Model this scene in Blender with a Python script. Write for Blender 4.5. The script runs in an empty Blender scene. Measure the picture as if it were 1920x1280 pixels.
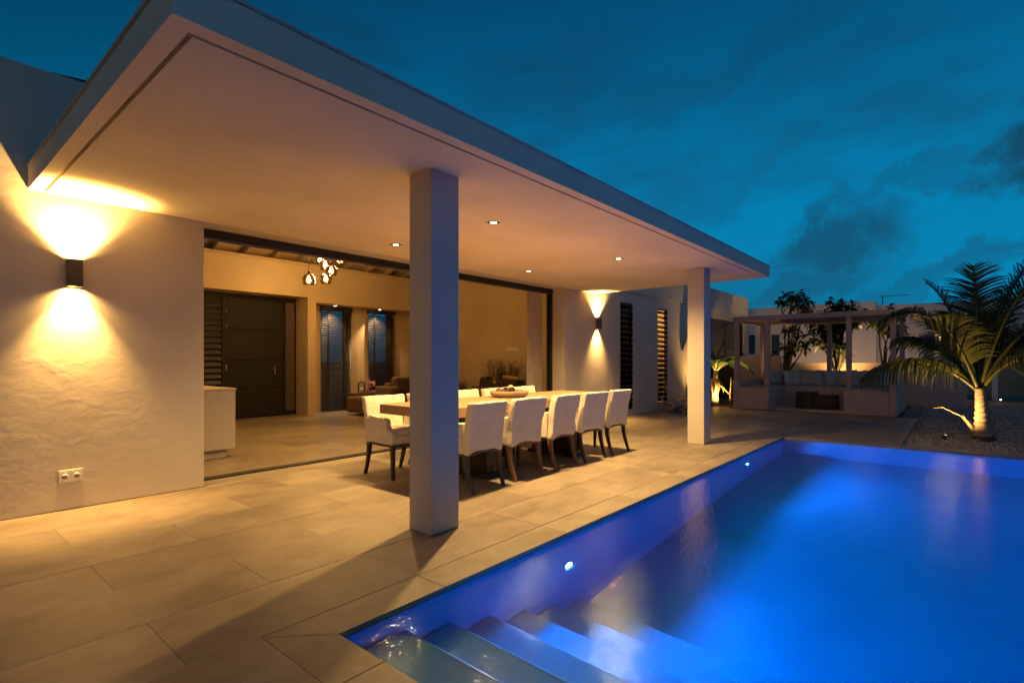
import bpy, bmesh, math, random
from mathutils import Vector, Matrix, noise
R = math.radians
rnd = random.Random(7)
scene = bpy.context.scene
col = scene.collection

# ------------------------------------------------------------------ camera
FPX, CX, HY, EYE = 988.0, 960.0, 675.0, 1.278          # photo focal length in px, horizon row, eye height
YAW = math.atan2(835, 988)
FW = (math.cos(YAW), math.sin(YAW)); RT = (math.sin(YAW), -math.cos(YAW))
cd = bpy.data.cameras.new('camera'); cam = bpy.data.objects.new('camera', cd); col.objects.link(cam)
cam.location = (0, 0, EYE); cam.rotation_euler = (R(90), 0, YAW - R(90))
cd.sensor_width = 36; cd.lens = FPX / 1920 * 36; cd.shift_y = (HY - 640) / 1920
cd.clip_start = 0.05; cd.clip_end = 2000
scene.camera = cam

def ray(x, y):
    u = (x - CX) / FPX; v = (HY - y) / FPX
    return Vector((FW[0] + u * RT[0], FW[1] + u * RT[1], v))
def onz(x, y, z=0.0):
    r = ray(x, y); t = (z - EYE) / r.z; return Vector((r.x * t, r.y * t, z))
def onX(x, y, X):
    r = ray(x, y); t = X / r.x; return Vector((X, r.y * t, EYE + r.z * t))
def onY(x, y, Y):
    r = ray(x, y); t = Y / r.y; return Vector((r.x * t, Y, EYE + r.z * t))

# ------------------------------------------------------------------ view, sky
scene.view_settings.view_transform = 'Standard'; scene.view_settings.look = 'None'
scene.view_settings.exposure = 0.0; scene.view_settings.gamma = 1.0
scene.view_settings.use_curve_mapping = False
scene.render.engine = 'CYCLES'
cy = scene.cycles
cy.use_denoising = True
try: cy.denoiser = 'OPENIMAGEDENOISE'
except Exception: pass
cy.max_bounces = 8; cy.diffuse_bounces = 4; cy.glossy_bounces = 4; cy.transmission_bounces = 6; cy.transparent_max_bounces = 24
cy.sample_clamp_indirect = 4.0; cy.caustics_reflective = False; cy.caustics_refractive = True
cy.use_light_tree = True

world = bpy.data.worlds.new('World'); scene.world = world; world.use_nodes = True
def build_sky():
    nt = world.node_tree; N = nt.nodes; L = nt.links; N.clear()
    def n(t, **k):
        o = N.new(t)
        for a, b in k.items(): setattr(o, a, b)
        return o
    out = n('ShaderNodeOutputWorld'); bg = n('ShaderNodeBackground'); bg.inputs['Strength'].default_value = 1.0
    L.new(bg.outputs[0], out.inputs[0])
    tc = n('ShaderNodeTexCoord'); d = tc.outputs['Generated']
    sky = n('ShaderNodeTexSky', sky_type='NISHITA', sun_disc=False)
    sky.sun_elevation = R(-4.0); sky.sun_rotation = R(200); sky.air_density = 1.0; sky.dust_density = 0.3; sky.ozone_density = 4.0
    sep = n('ShaderNodeSeparateXYZ'); L.new(d, sep.inputs[0])
    ramp = n('ShaderNodeValToRGB'); L.new(sep.outputs[2], ramp.inputs[0])
    e = ramp.color_ramp.elements
    e[0].position = 0.0; e[0].color = (0.006, 0.140, 0.270, 1)
    e[1].position = 1.0; e[1].color = (0.001, 0.022, 0.070, 1)
    for p_, c in ((0.10, (0.002, 0.205, 0.405, 1)), (0.26, (0.001, 0.190, 0.400, 1)), (0.45, (0.001, 0.098, 0.228, 1)), (0.62, (0.001, 0.050, 0.135, 1))):
        q = e.new(p_); q.color = c
    mixs = n('ShaderNodeMixRGB', blend_type='ADD'); mixs.inputs[0].default_value = 0.05
    L.new(ramp.outputs[0], mixs.inputs[1]); L.new(sky.outputs[0], mixs.inputs[2])
    # cloud masses: soft blobs at sky directions, warped by noise
    nz = n('ShaderNodeTexNoise'); nz.inputs['Scale'].default_value = 5.0; nz.inputs['Detail'].default_value = 7; nz.inputs['Roughness'].default_value = 0.6
    L.new(d, nz.inputs['Vector'])
    sb = n('ShaderNodeVectorMath', operation='SUBTRACT'); sb.inputs[1].default_value = (.5, .5, .5); L.new(nz.outputs['Color'], sb.inputs[0])
    sc_ = n('ShaderNodeVectorMath', operation='SCALE'); sc_.inputs['Scale'].default_value = 0.30; L.new(sb.outputs[0], sc_.inputs[0])
    wd = n('ShaderNodeVectorMath', operation='ADD'); L.new(d, wd.inputs[0]); L.new(sc_.outputs[0], wd.inputs[1])
    def blob(px, py, rw, rh, tilt, gain, soft=0.0):
        c = ray(px, py).normalized(); right = Vector((c.y, -c.x, 0)).normalized(); up = right.cross(c).normalized()
        a = R(tilt); r2 = right * math.cos(a) + up * math.sin(a); u2 = up * math.cos(a) - right * math.sin(a)
        df = n('ShaderNodeVectorMath', operation='SUBTRACT'); L.new(wd.outputs[0], df.inputs[0]); df.inputs[1].default_value = c
        cv = []
        for ax, s in ((r2 / rw, 0), (u2 / rh, 0), (c / max(rw, rh), 0)):
            dt = n('ShaderNodeVectorMath', operation='DOT_PRODUCT'); L.new(df.outputs[0], dt.inputs[0]); dt.inputs[1].default_value = ax; cv.append(dt)
        cb = n('ShaderNodeCombineXYZ')
        for i in range(3): L.new(cv[i].outputs['Value'], cb.inputs[i])
        ln = n('ShaderNodeVectorMath', operation='LENGTH'); L.new(cb.outputs[0], ln.inputs[0])
        mr = n('ShaderNodeMapRange', interpolation_type='SMOOTHSTEP'); L.new(ln.outputs['Value'], mr.inputs[0])
        mr.inputs[1].default_value = 1.25; mr.inputs[2].default_value = 0.35 - soft; mr.inputs[3].default_value = 0; mr.inputs[4].default_value = gain
        return mr.outputs[0]
    bl = [blob(1560, 455, .115, .050, 10, .85), blob(1480, 520, .16, .035, 6, .7), blob(1700, 365, .12, .020, 14, .45), blob(1890, 265, .060, .055, 40, 1.0),
          blob(1290, 340, .13, .045, 28, .45), blob(1450, 290, .16, .035, 20, .38), blob(1760, 510, .22, .022, 10, .5), blob(1350, 130, .30, .05, 15, .30),
          blob(1000, 180, .20, .06, 25, .3), blob(1560, 150, .2, .04, 10, .22), blob(1640, 545, .3, .018, 4, .45)]
    cur = bl[0]
    for b in bl[1:]:
        m = n('ShaderNodeMath', operation='MAXIMUM'); L.new(cur, m.inputs[0]); L.new(b, m.inputs[1]); cur = m.outputs[0]
    # thin streaky cloud everywhere
    mp = n('ShaderNodeMapping'); mp.inputs['Scale'].default_value = (1.6, 1.6, 5.0); mp.inputs['Rotation'].default_value = (R(12), R(8), 0); L.new(d, mp.inputs[0])
    n2 = n('ShaderNodeTexNoise'); n2.inputs['Scale'].default_value = 2.2; n2.inputs['Detail'].default_value = 8; n2.inputs['Roughness'].default_value = 0.55; L.new(mp.outputs[0], n2.inputs['Vector'])
    m2 = n('ShaderNodeMapRange', interpolation_type='SMOOTHSTEP'); L.new(n2.outputs[0], m2.inputs[0])
    m2.inputs[1].default_value = .46; m2.inputs[2].default_value = .72; m2.inputs[3].default_value = 0; m2.inputs[4].default_value = .45
    mx = n('ShaderNodeMath', operation='MAXIMUM'); L.new(cur, mx.inputs[0]); L.new(m2.outputs[0], mx.inputs[1])
    cl = n('ShaderNodeMixRGB'); L.new(mx.outputs[0], cl.inputs[0]); L.new(mixs.outputs[0], cl.inputs[1])
    dk = n('ShaderNodeMixRGB', blend_type='MULTIPLY'); dk.inputs[0].default_value = 1; L.new(mixs.outputs[0], dk.inputs[1]); dk.inputs[2].default_value = (1.6, .34, .33, 1)
    ad = n('ShaderNodeMixRGB', blend_type='ADD'); ad.inputs[0].default_value = 1; L.new(dk.outputs[0], ad.inputs[1]); ad.inputs[2].default_value = (.004, .004, .006, 1)
    L.new(ad.outputs[0], cl.inputs[2])
    # afterglow: the sky is brighter towards where the sun went down
    gd = ray(1560, 675).normalized(); gl = n('ShaderNodeVectorMath', operation='DOT_PRODUCT'); L.new(d, gl.inputs[0]); gl.inputs[1].default_value = gd
    gm = n('ShaderNodeMapRange', interpolation_type='SMOOTHSTEP'); L.new(gl.outputs['Value'], gm.inputs[0]); gm.inputs[1].default_value = -.05; gm.inputs[2].default_value = .95; gm.inputs[3].default_value = .50; gm.inputs[4].default_value = 1.10
    gs = n('ShaderNodeVectorMath', operation='SCALE'); L.new(cl.outputs[0], gs.inputs[0]); L.new(gm.outputs[0], gs.inputs['Scale']); L.new(gs.outputs[0], bg.inputs[0])
build_sky()

# last soft afterglow from behind the camera
sd_ = bpy.data.lights.new('sun', 'SUN'); sd_.energy = .17; sd_.angle = R(90); sd_.color = (1.0, .74, .72)
so_ = bpy.data.objects.new('sun', sd_); col.objects.link(so_); so_.rotation_euler = Vector((.75, .62, -.20)).to_track_quat('-Z', 'Y').to_euler()

# ------------------------------------------------------------------ materials
MATS = {}
def newmat(name):
    m = bpy.data.materials.new(name); m.use_nodes = True; nt = m.node_tree
    b = nt.nodes['Principled BSDF']; return m, nt, b
def mat(name, color, rough=.6, metal=0.0, var=0.0, scale=8.0, bump=0.0, bscale=40.0, stretch=(1, 1, 1), spec=.5, detail=6, rvar=0.0, coords='Object', bdist=.02):
    """plain procedural surface: colour with noise variation and fine relief"""
    m, nt, b = newmat(name); N = nt.nodes; L = nt.links
    b.inputs['Roughness'].default_value = rough; b.inputs['Metallic'].default_value = metal; b.inputs['Specular IOR Level'].default_value = spec
    b.inputs['Base Color'].default_value = (*color, 1)
    tc = N.new('ShaderNodeTexCoord'); mp = N.new('ShaderNodeMapping'); mp.inputs['Scale'].default_value = stretch
    oi = N.new('ShaderNodeObjectInfo'); sc = N.new('ShaderNodeVectorMath'); sc.operation = 'ADD'
    mu = N.new('ShaderNodeMath'); mu.operation = 'MULTIPLY'; mu.inputs[1].default_value = 37.0; L.new(oi.outputs['Random'], mu.inputs[0])
    L.new(tc.outputs[coords], sc.inputs[0]); L.new(mu.outputs[0], sc.inputs[1]); L.new(sc.outputs[0], mp.inputs[0])
    if var or rvar:
        nz = N.new('ShaderNodeTexNoise'); nz.inputs['Scale'].default_value = scale; nz.inputs['Detail'].default_value = detail; L.new(mp.outputs[0], nz.inputs['Vector'])
        mr = N.new('ShaderNodeMapRange'); mr.inputs[1].default_value = .3; mr.inputs[2].default_value = .7; mr.inputs[3].default_value = 1 - var; mr.inputs[4].default_value = 1 + var
        L.new(nz.outputs[0], mr.inputs[0])
        rr = N.new('ShaderNodeMapRange'); rr.inputs[3].default_value = 1 - rvar; rr.inputs[4].default_value = 1 + rvar; L.new(oi.outputs['Random'], rr.inputs[0])
        mm = N.new('ShaderNodeMath'); mm.operation = 'MULTIPLY'; L.new(mr.outputs[0], mm.inputs[0]); L.new(rr.outputs[0], mm.inputs[1])
        vm = N.new('ShaderNodeVectorMath'); vm.operation = 'SCALE'; vm.inputs[0].default_value = color; L.new(mm.outputs[0], vm.inputs['Scale'])
        L.new(vm.outputs[0], b.inputs['Base Color'])
    if bump:
        n2 = N.new('ShaderNodeTexNoise'); n2.inputs['Scale'].default_value = bscale; n2.inputs['Detail'].default_value = 6; L.new(mp.outputs[0], n2.inputs['Vector'])
        bp = N.new('ShaderNodeBump'); bp.inputs['Strength'].default_value = bump; bp.inputs['Distance'].default_value = bdist; L.new(n2.outputs[0], bp.inputs['Height']); L.new(bp.outputs[0], b.inputs['Normal'])
    MATS[name] = m; return m
def emis(name, color, strength):
    m, nt, b = newmat(name); b.inputs['Base Color'].default_value = (0, 0, 0, 1)
    b.inputs['Emission Color'].default_value = (*color, 1); b.inputs['Emission Strength'].default_value = strength
    MATS[name] = m; return m
def glassy(name, tint, rough=.02, ior=1.45, bump=0, bscale=3.0, extra=0.0, stretch=(1, 1, 1)):
    """thin clear pane / water sheet: transparent with a fresnel reflection"""
    m, nt, b = newmat(name); N = nt.nodes; L = nt.links; N.remove(b); out = N['Material Output']
    tr = N.new('ShaderNodeBsdfTransparent'); tr.inputs[0].default_value = (*tint, 1)
    gl = N.new('ShaderNodeBsdfGlossy'); gl.inputs['Roughness'].default_value = rough
    fr = N.new('ShaderNodeFresnel'); fr.inputs['IOR'].default_value = ior
    mx = N.new('ShaderNodeMixShader'); L.new(fr.outputs[0], mx.inputs[0]); L.new(tr.outputs[0], mx.inputs[1]); L.new(gl.outputs[0], mx.inputs[2]); L.new(mx.outputs[0], out.inputs[0])
    if bump:
        tc = N.new('ShaderNodeTexCoord'); mp = N.new('ShaderNodeMapping'); mp.inputs['Scale'].default_value = stretch; L.new(tc.outputs['Object'], mp.inputs[0])
        n2 = N.new('ShaderNodeTexNoise'); n2.inputs['Scale'].default_value = bscale; n2.inputs['Detail'].default_value = 4; L.new(mp.outputs[0], n2.inputs['Vector'])
        bp = N.new('ShaderNodeBump'); bp.inputs['Strength'].default_value = bump; bp.inputs['Distance'].default_value = .02; L.new(n2.outputs[0], bp.inputs['Height'])
        L.new(bp.outputs[0], gl.inputs['Normal']); L.new(bp.outputs[0], fr.inputs['Normal'])
    MATS[name] = m; return m
def plaster(name, color, rough=.75):
    m, nt, b = newmat(name); N = nt.nodes; L = nt.links
    b.inputs['Roughness'].default_value = rough; b.inputs['Specular IOR Level'].default_value = .25
    tc = N.new('ShaderNodeTexCoord')
    n1 = N.new('ShaderNodeTexNoise'); n1.inputs['Scale'].default_value = 1.1; n1.inputs['Detail'].default_value = 7; L.new(tc.outputs['Object'], n1.inputs['Vector'])
    mr = N.new('ShaderNodeMapRange'); mr.inputs[1].default_value = .3; mr.inputs[2].default_value = .7; mr.inputs[3].default_value = .88; mr.inputs[4].default_value = 1.06; L.new(n1.outputs[0], mr.inputs[0])
    vm = N.new('ShaderNodeVectorMath'); vm.operation = 'SCALE'; vm.inputs[0].default_value = color; L.new(mr.outputs[0], vm.inputs['Scale']); L.new(vm.outputs[0], b.inputs['Base Color'])
    # trowelled relief: broad undulation + fine ridges lying roughly level
    mp = N.new('ShaderNodeMapping'); mp.inputs['Scale'].default_value = (1, 1, 1.5); L.new(tc.outputs['Object'], mp.inputs[0])
    n2 = N.new('ShaderNodeTexNoise'); n2.inputs['Scale'].default_value = 5.5; n2.inputs['Detail'].default_value = 8; n2.inputs['Roughness'].default_value = .62; n2.inputs['Distortion'].default_value = .5; L.new(mp.outputs[0], n2.inputs['Vector'])
    n3 = N.new('ShaderNodeTexNoise'); n3.inputs['Scale'].default_value = 60; n3.inputs['Detail'].default_value = 3; L.new(tc.outputs['Object'], n3.inputs['Vector'])
    ml = N.new('ShaderNodeMath'); ml.operation = 'MULTIPLY_ADD'; ml.inputs[1].default_value = .10; L.new(n3.outputs[0], ml.inputs[0]); L.new(n2.outputs[0], ml.inputs[2])
    bp = N.new('ShaderNodeBump'); bp.inputs['Strength'].default_value = .32; bp.inputs['Distance'].default_value = .012
    n4 = N.new('ShaderNodeTexNoise'); n4.inputs['Scale'].default_value = 1.9; n4.inputs['Detail'].default_value = 4; L.new(tc.outputs['Object'], n4.inputs['Vector'])
    m4 = N.new('ShaderNodeMapRange'); m4.interpolation_type = 'SMOOTHSTEP'; m4.inputs[1].default_value = .42; m4.inputs[2].default_value = .68; m4.inputs[3].default_value = .45; m4.inputs[4].default_value = 1.0; L.new(n4.outputs[0], m4.inputs[0])
    mk = N.new('ShaderNodeMath'); mk.operation = 'MULTIPLY'; L.new(ml.outputs[0], mk.inputs[0]); L.new(m4.outputs[0], mk.inputs[1]); L.new(mk.outputs[0], bp.inputs['Height']); L.new(bp.outputs[0], b.inputs['Normal'])
    MATS[name] = m; return m
def tilemat(name, c1, c2, rough):
    m, nt, b = newmat(name); N = nt.nodes; L = nt.links
    b.inputs['Specular IOR Level'].default_value = .4
    tc = N.new('ShaderNodeTexCoord'); oi = N.new('ShaderNodeObjectInfo')
    mu = N.new('ShaderNodeMath'); mu.operation = 'MULTIPLY'; mu.inputs[1].default_value = 53.0; L.new(oi.outputs['Random'], mu.inputs[0])
    ad = N.new('ShaderNodeVectorMath'); ad.operation = 'ADD'; L.new(tc.outputs['Object'], ad.inputs[0]); L.new(mu.outputs[0], ad.inputs[1])
    mp = N.new('ShaderNodeMapping'); mp.inputs['Scale'].default_value = (1.0, 2.0, 1); L.new(ad.outputs[0], mp.inputs[0])
    n1 = N.new('ShaderNodeTexNoise'); n1.inputs['Scale'].default_value = 4.2; n1.inputs['Detail'].default_value = 10; n1.inputs['Roughness'].default_value = .72; n1.inputs['Distortion'].default_value = .6; L.new(mp.outputs[0], n1.inputs['Vector'])
    n2 = N.new('ShaderNodeTexNoise'); n2.inputs['Scale'].default_value = 1.7; n2.inputs['Detail'].default_value = 5; L.new(ad.outputs[0], n2.inputs['Vector'])
    mx = N.new('ShaderNodeMath'); mx.operation = 'ADD'; L.new(n1.outputs[0], mx.inputs[0]); L.new(n2.outputs[0], mx.inputs[1])
    mr = N.new('ShaderNodeMapRange'); mr.inputs[1].default_value = .72; mr.inputs[2].default_value = 1.28; L.new(mx.outputs[0], mr.inputs[0])
    cm = N.new('ShaderNodeMixRGB'); cm.inputs[1].default_value = (*c1, 1); cm.inputs[2].default_value = (*c2, 1); L.new(mr.outputs[0], cm.inputs[0])
    rr = N.new('ShaderNodeMapRange'); rr.inputs[3].default_value = .90; rr.inputs[4].default_value = 1.09; L.new(oi.outputs['Random'], rr.inputs[0])
    vm = N.new('ShaderNodeVectorMath'); vm.operation = 'SCALE'; L.new(cm.outputs[0], vm.inputs[0]); L.new(rr.outputs[0], vm.inputs['Scale']); L.new(vm.outputs[0], b.inputs['Base Color'])
    r2 = N.new('ShaderNodeMapRange'); r2.inputs[3].default_value = rough - .08; r2.inputs[4].default_value = rough + .12; L.new(n1.outputs[0], r2.inputs[0]); L.new(r2.outputs[0], b.inputs['Roughness'])
    bp = N.new('ShaderNodeBump'); bp.inputs['Strength'].default_value = .12; bp.inputs['Distance'].default_value = .01; L.new(n1.outputs[0], bp.inputs['Height']); L.new(bp.outputs[0], b.inputs['Normal'])
    MATS[name] = m; return m
def woodmat(name, c1, c2, rough, axis=(1, 9, 9), scale=3.0):
    m, nt, b = newmat(name); N = nt.nodes; L = nt.links
    tc = N.new('ShaderNodeTexCoord'); mp = N.new('ShaderNodeMapping'); mp.inputs['Scale'].default_value = axis; L.new(tc.outputs['Object'], mp.inputs[0])
    n1 = N.new('ShaderNodeTexNoise'); n1.inputs['Scale'].default_value = scale; n1.inputs['Detail'].default_value = 8; n1.inputs['Distortion'].default_value = .8; L.new(mp.outputs[0], n1.inputs['Vector'])
    cm = N.new('ShaderNodeMixRGB'); cm.inputs[1].default_value = (*c1, 1); cm.inputs[2].default_value = (*c2, 1); L.new(n1.outputs[0], cm.inputs[0]); L.new(cm.outputs[0], b.inputs['Base Color'])
    b.inputs['Roughness'].default_value = rough
    bp = N.new('ShaderNodeBump'); bp.inputs['Strength'].default_value = .15; bp.inputs['Distance'].default_value = .005; L.new(n1.outputs[0], bp.inputs['Height']); L.new(bp.outputs[0], b.inputs['Normal'])
    MATS[name] = m; return m
def leafmat(name, c1, c2, trans=.25):
    m, nt, b = newmat(name); N = nt.nodes; L = nt.links; out = N['Material Output']
    tc = N.new('ShaderNodeTexCoord'); n1 = N.new('ShaderNodeTexNoise'); n1.inputs['Scale'].default_value = 4; n1.inputs['Detail'].default_value = 4; L.new(tc.outputs['Object'], n1.inputs['Vector'])
    mr = N.new('ShaderNodeMapRange'); mr.inputs[1].default_value = .35; mr.inputs[2].default_value = .65; L.new(n1.outputs[0], mr.inputs[0])
    cm = N.new('ShaderNodeMixRGB'); cm.inputs[1].default_value = (*c1, 1); cm.inputs[2].default_value = (*c2, 1); L.new(mr.outputs[0], cm.inputs[0]); L.new(cm.outputs[0], b.inputs['Base Color'])
    b.inputs['Roughness'].default_value = .45
    tl = N.new('ShaderNodeBsdfTranslucent'); L.new(cm.outputs[0], tl.inputs[0])
    mx = N.new('ShaderNodeMixShader'); mx.inputs[0].default_value = trans; L.new(b.outputs[0], mx.inputs[1]); L.new(tl.outputs[0], mx.inputs[2]); L.new(mx.outputs[0], out.inputs[0])
    MATS[name] = m; return m

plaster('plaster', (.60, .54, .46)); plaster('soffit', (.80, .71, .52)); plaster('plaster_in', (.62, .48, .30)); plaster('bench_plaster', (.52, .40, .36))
plaster('plaster_far', (.62, .60, .60))
tilemat('tile', (.165, .134, .102), (.325, .270, .212), .44); tilemat('tile_in', (.17, .135, .10), (.30, .245, .185), .32)
mat('grout', (.24, .20, .165), .9, var=.2, scale=20)
mat('ground', (.10, .085, .07), .95, var=.3, scale=1.5, bump=.5, bscale=30)
mat('gravel_base', (.28, .25, .22), .95, var=.35, scale=30, bump=1.0, bscale=60, bdist=.03)
mat('pebble', (.46, .42, .38), .85, var=.45, scale=9, coords='Object')
mat('soil', (.09, .055, .03), .95, var=.4, scale=14, bump=.8, bscale=25)
mat('pool_plaster', (.46, .50, .52), .6, var=.07, scale=2.5, bump=.1, bscale=30)
mat('pool_edge', (.10, .10, .10), .4, var=.2, scale=10)
def watermat():
    m, nt, b = newmat('water'); N = nt.nodes; L = nt.links; N.remove(b); out = N['Material Output']
    rf = N.new('ShaderNodeBsdfRefraction'); rf.inputs['IOR'].default_value = 1.33; rf.inputs['Roughness'].default_value = 0.0
    gl = N.new('ShaderNodeBsdfGlossy'); gl.inputs['Roughness'].default_value = .03
    fr = N.new('ShaderNodeFresnel'); fr.inputs['IOR'].default_value = 1.33
    mx = N.new('ShaderNodeMixShader'); L.new(fr.outputs[0], mx.inputs[0]); L.new(rf.outputs[0], mx.inputs[1]); L.new(gl.outputs[0], mx.inputs[2]); L.new(mx.outputs[0], out.inputs[0])
    tc = N.new('ShaderNodeTexCoord')
    for sc_, st_, tgt in ((4.0, .035, rf), (30.0, .22, gl)):          # slow swell bends the floor, fine ripples break up the mirror
        n1 = N.new('ShaderNodeTexNoise'); n1.inputs['Scale'].default_value = sc_; n1.inputs['Detail'].default_value = 3; L.new(tc.outputs['Object'], n1.inputs['Vector'])
        bp = N.new('ShaderNodeBump'); bp.inputs['Strength'].default_value = st_; bp.inputs['Distance'].default_value = .02; L.new(n1.outputs[0], bp.inputs['Height']); L.new(bp.outputs[0], tgt.inputs['Normal'])
    va = N.new('ShaderNodeVolumeAbsorption'); va.inputs['Color'].default_value = (.0, .935, .993, 1); va.inputs['Density'].default_value = 2.0; L.new(va.outputs[0], out.inputs['Volume'])
    MATS['water'] = m
watermat()
glassy('glass', (.85, .92, .92), .01, 1.45)
glassy('louvre_glass', (.42, .55, .55), .06, 1.55)
glassy('amber_glass', (.92, .70, .42), .02, 1.5)
mat('metal_dark', (.025, .024, .024), .4, metal=.3, var=.2, scale=12)
mat('lamp_metal', (.05, .042, .034), .45, metal=.5, var=.15, scale=20)
mat('steel', (.55, .53, .5), .25, metal=1.0, var=.05)
mat('brass', (.62, .48, .28), .3, metal=1.0, var=.05)
mat('white_plastic', (.75, .72, .68), .35, var=.03)
mat('socket_dark', (.20, .18, .16), .5, var=.05)
mat('linen', (.66, .61, .53), .9, var=.05, scale=9, bump=.5, bscale=9, bdist=.02, spec=.15)
leafmat('curtain', (.60, .52, .48), (.68, .60, .56), .5)
woodmat('leg_dark', (.018, .012, .009), (.05, .032, .022), .35, (9, 9, 1)); woodmat('leg_lit_brown', (.10, .045, .022), (.20, .10, .05), .45, (9, 9, 1))  # second leg colour is the dark wood with lamplight put in
woodmat('table_wood', (.30, .18, .10), (.46, .30, .18), .35, (1, 8, 8), 2.5); woodmat('table_base', (.02, .013, .009), (.045, .03, .02), .4)
woodmat('walnut', (.10, .06, .035), (.18, .11, .065), .45); woodmat('door_wood', (.007, .005, .003), (.015, .010, .006), .75, (9, 9, 1), 2)
woodmat('blind_wood', (.020, .014, .010), (.045, .030, .02), .5); woodmat('driftwood', (.24, .19, .16), (.50, .42, .36), .85, (2, 2, 2), 6)
woodmat('bowl_wood', (.16, .12, .08), (.30, .23, .16), .6, (2, 2, 9), 5); woodmat('bark_dark', (.03, .02, .014), (.10, .07, .05), .9, (6, 6, 1), 5)
mat('rafter', (.52, .40, .27), .6, var=.1, scale=6)
mat('pergola_paint', (.40, .29, .28), .6, var=.08, scale=6)
mat('cushion_a', (.38, .48, .50), .9, var=.12, scale=30, bump=.3, bscale=120, rvar=.15, bdist=.004)
mat('cushion_b', (.32, .35, .36), .9, var=.12, scale=30, bump=.3, bscale=120, rvar=.15, bdist=.004)
mat('sofa', (.12, .065, .035), .95, var=.15, scale=12, bump=.3, bscale=50)
mat('island_paint', (.52, .46, .41), .5, var=.03); mat('island_top', (.55, .45, .33), .3, var=.08, scale=12)
mat('roofing', (.022, .022, .025), .7, var=.3, scale=10)
mat('shutter', (.14, .20, .21), .5, var=.08)
mat('shell_brown', (.17, .10, .06), .7, var=.4, scale=25, bump=.5, bscale=40); mat('shell_pale', (.45, .34, .25), .6, var=.3, scale=20, bump=.4, bscale=40)
mat('twig', (.13, .085, .045), .8, var=.3, scale=15); mat('yellow', (.55, .36, .10), .6, var=.2, scale=15); mat('pink', (.70, .30, .36), .6, var=.3, scale=20)
mat('candle', (.75, .66, .45), .6, var=.05); mat('book_a', (.45, .12, .08), .6, var=.1); mat('book_b', (.13, .15, .28), .6, var=.1); mat('paper', (.7, .66, .58), .8, var=.05)
mat('frost', (.10, .075, .045), .35, var=.15, scale=30, stretch=(1, 1, 6))
leafmat('leaf_dark', (.028, .050, .012), (.070, .110, .028)); leafmat('leaf_palm', (.045, .062, .014), (.105, .110, .025), .3); leafmat('leaf_banana', (.035, .085, .020), (.075, .14, .03), .3)
leafmat('leaf_dry', (.18, .12, .05), (.30, .22, .12), .2); leafmat('leaf_purple', (.04, .02, .05), (.07, .04, .08))
mat('trunk', (.16, .12, .085), .9, var=.3, scale=14, bump=.6, bscale=20); mat('palm_trunk', (.30, .24, .16), .9, var=.35, scale=9, stretch=(1, 1, 4), bump=.8, bscale=12)
mat('banana_stem', (.34, .28, .12), .7, var=.4, scale=9, stretch=(3, 3, .6))
WARM = (1.0, .55, .15); WARM2 = (1.0, .60, .20)
emis('bulb', (1.0, .66, .30), 22); emis('down_disc', (1.0, .80, .52), 9); emis('pool_lens', (.55, .80, 1.0), 60); emis('spot_lens', (1.0, .75, .42), 12); emis('small_lens', (1, .8, .5), 14)

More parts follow.
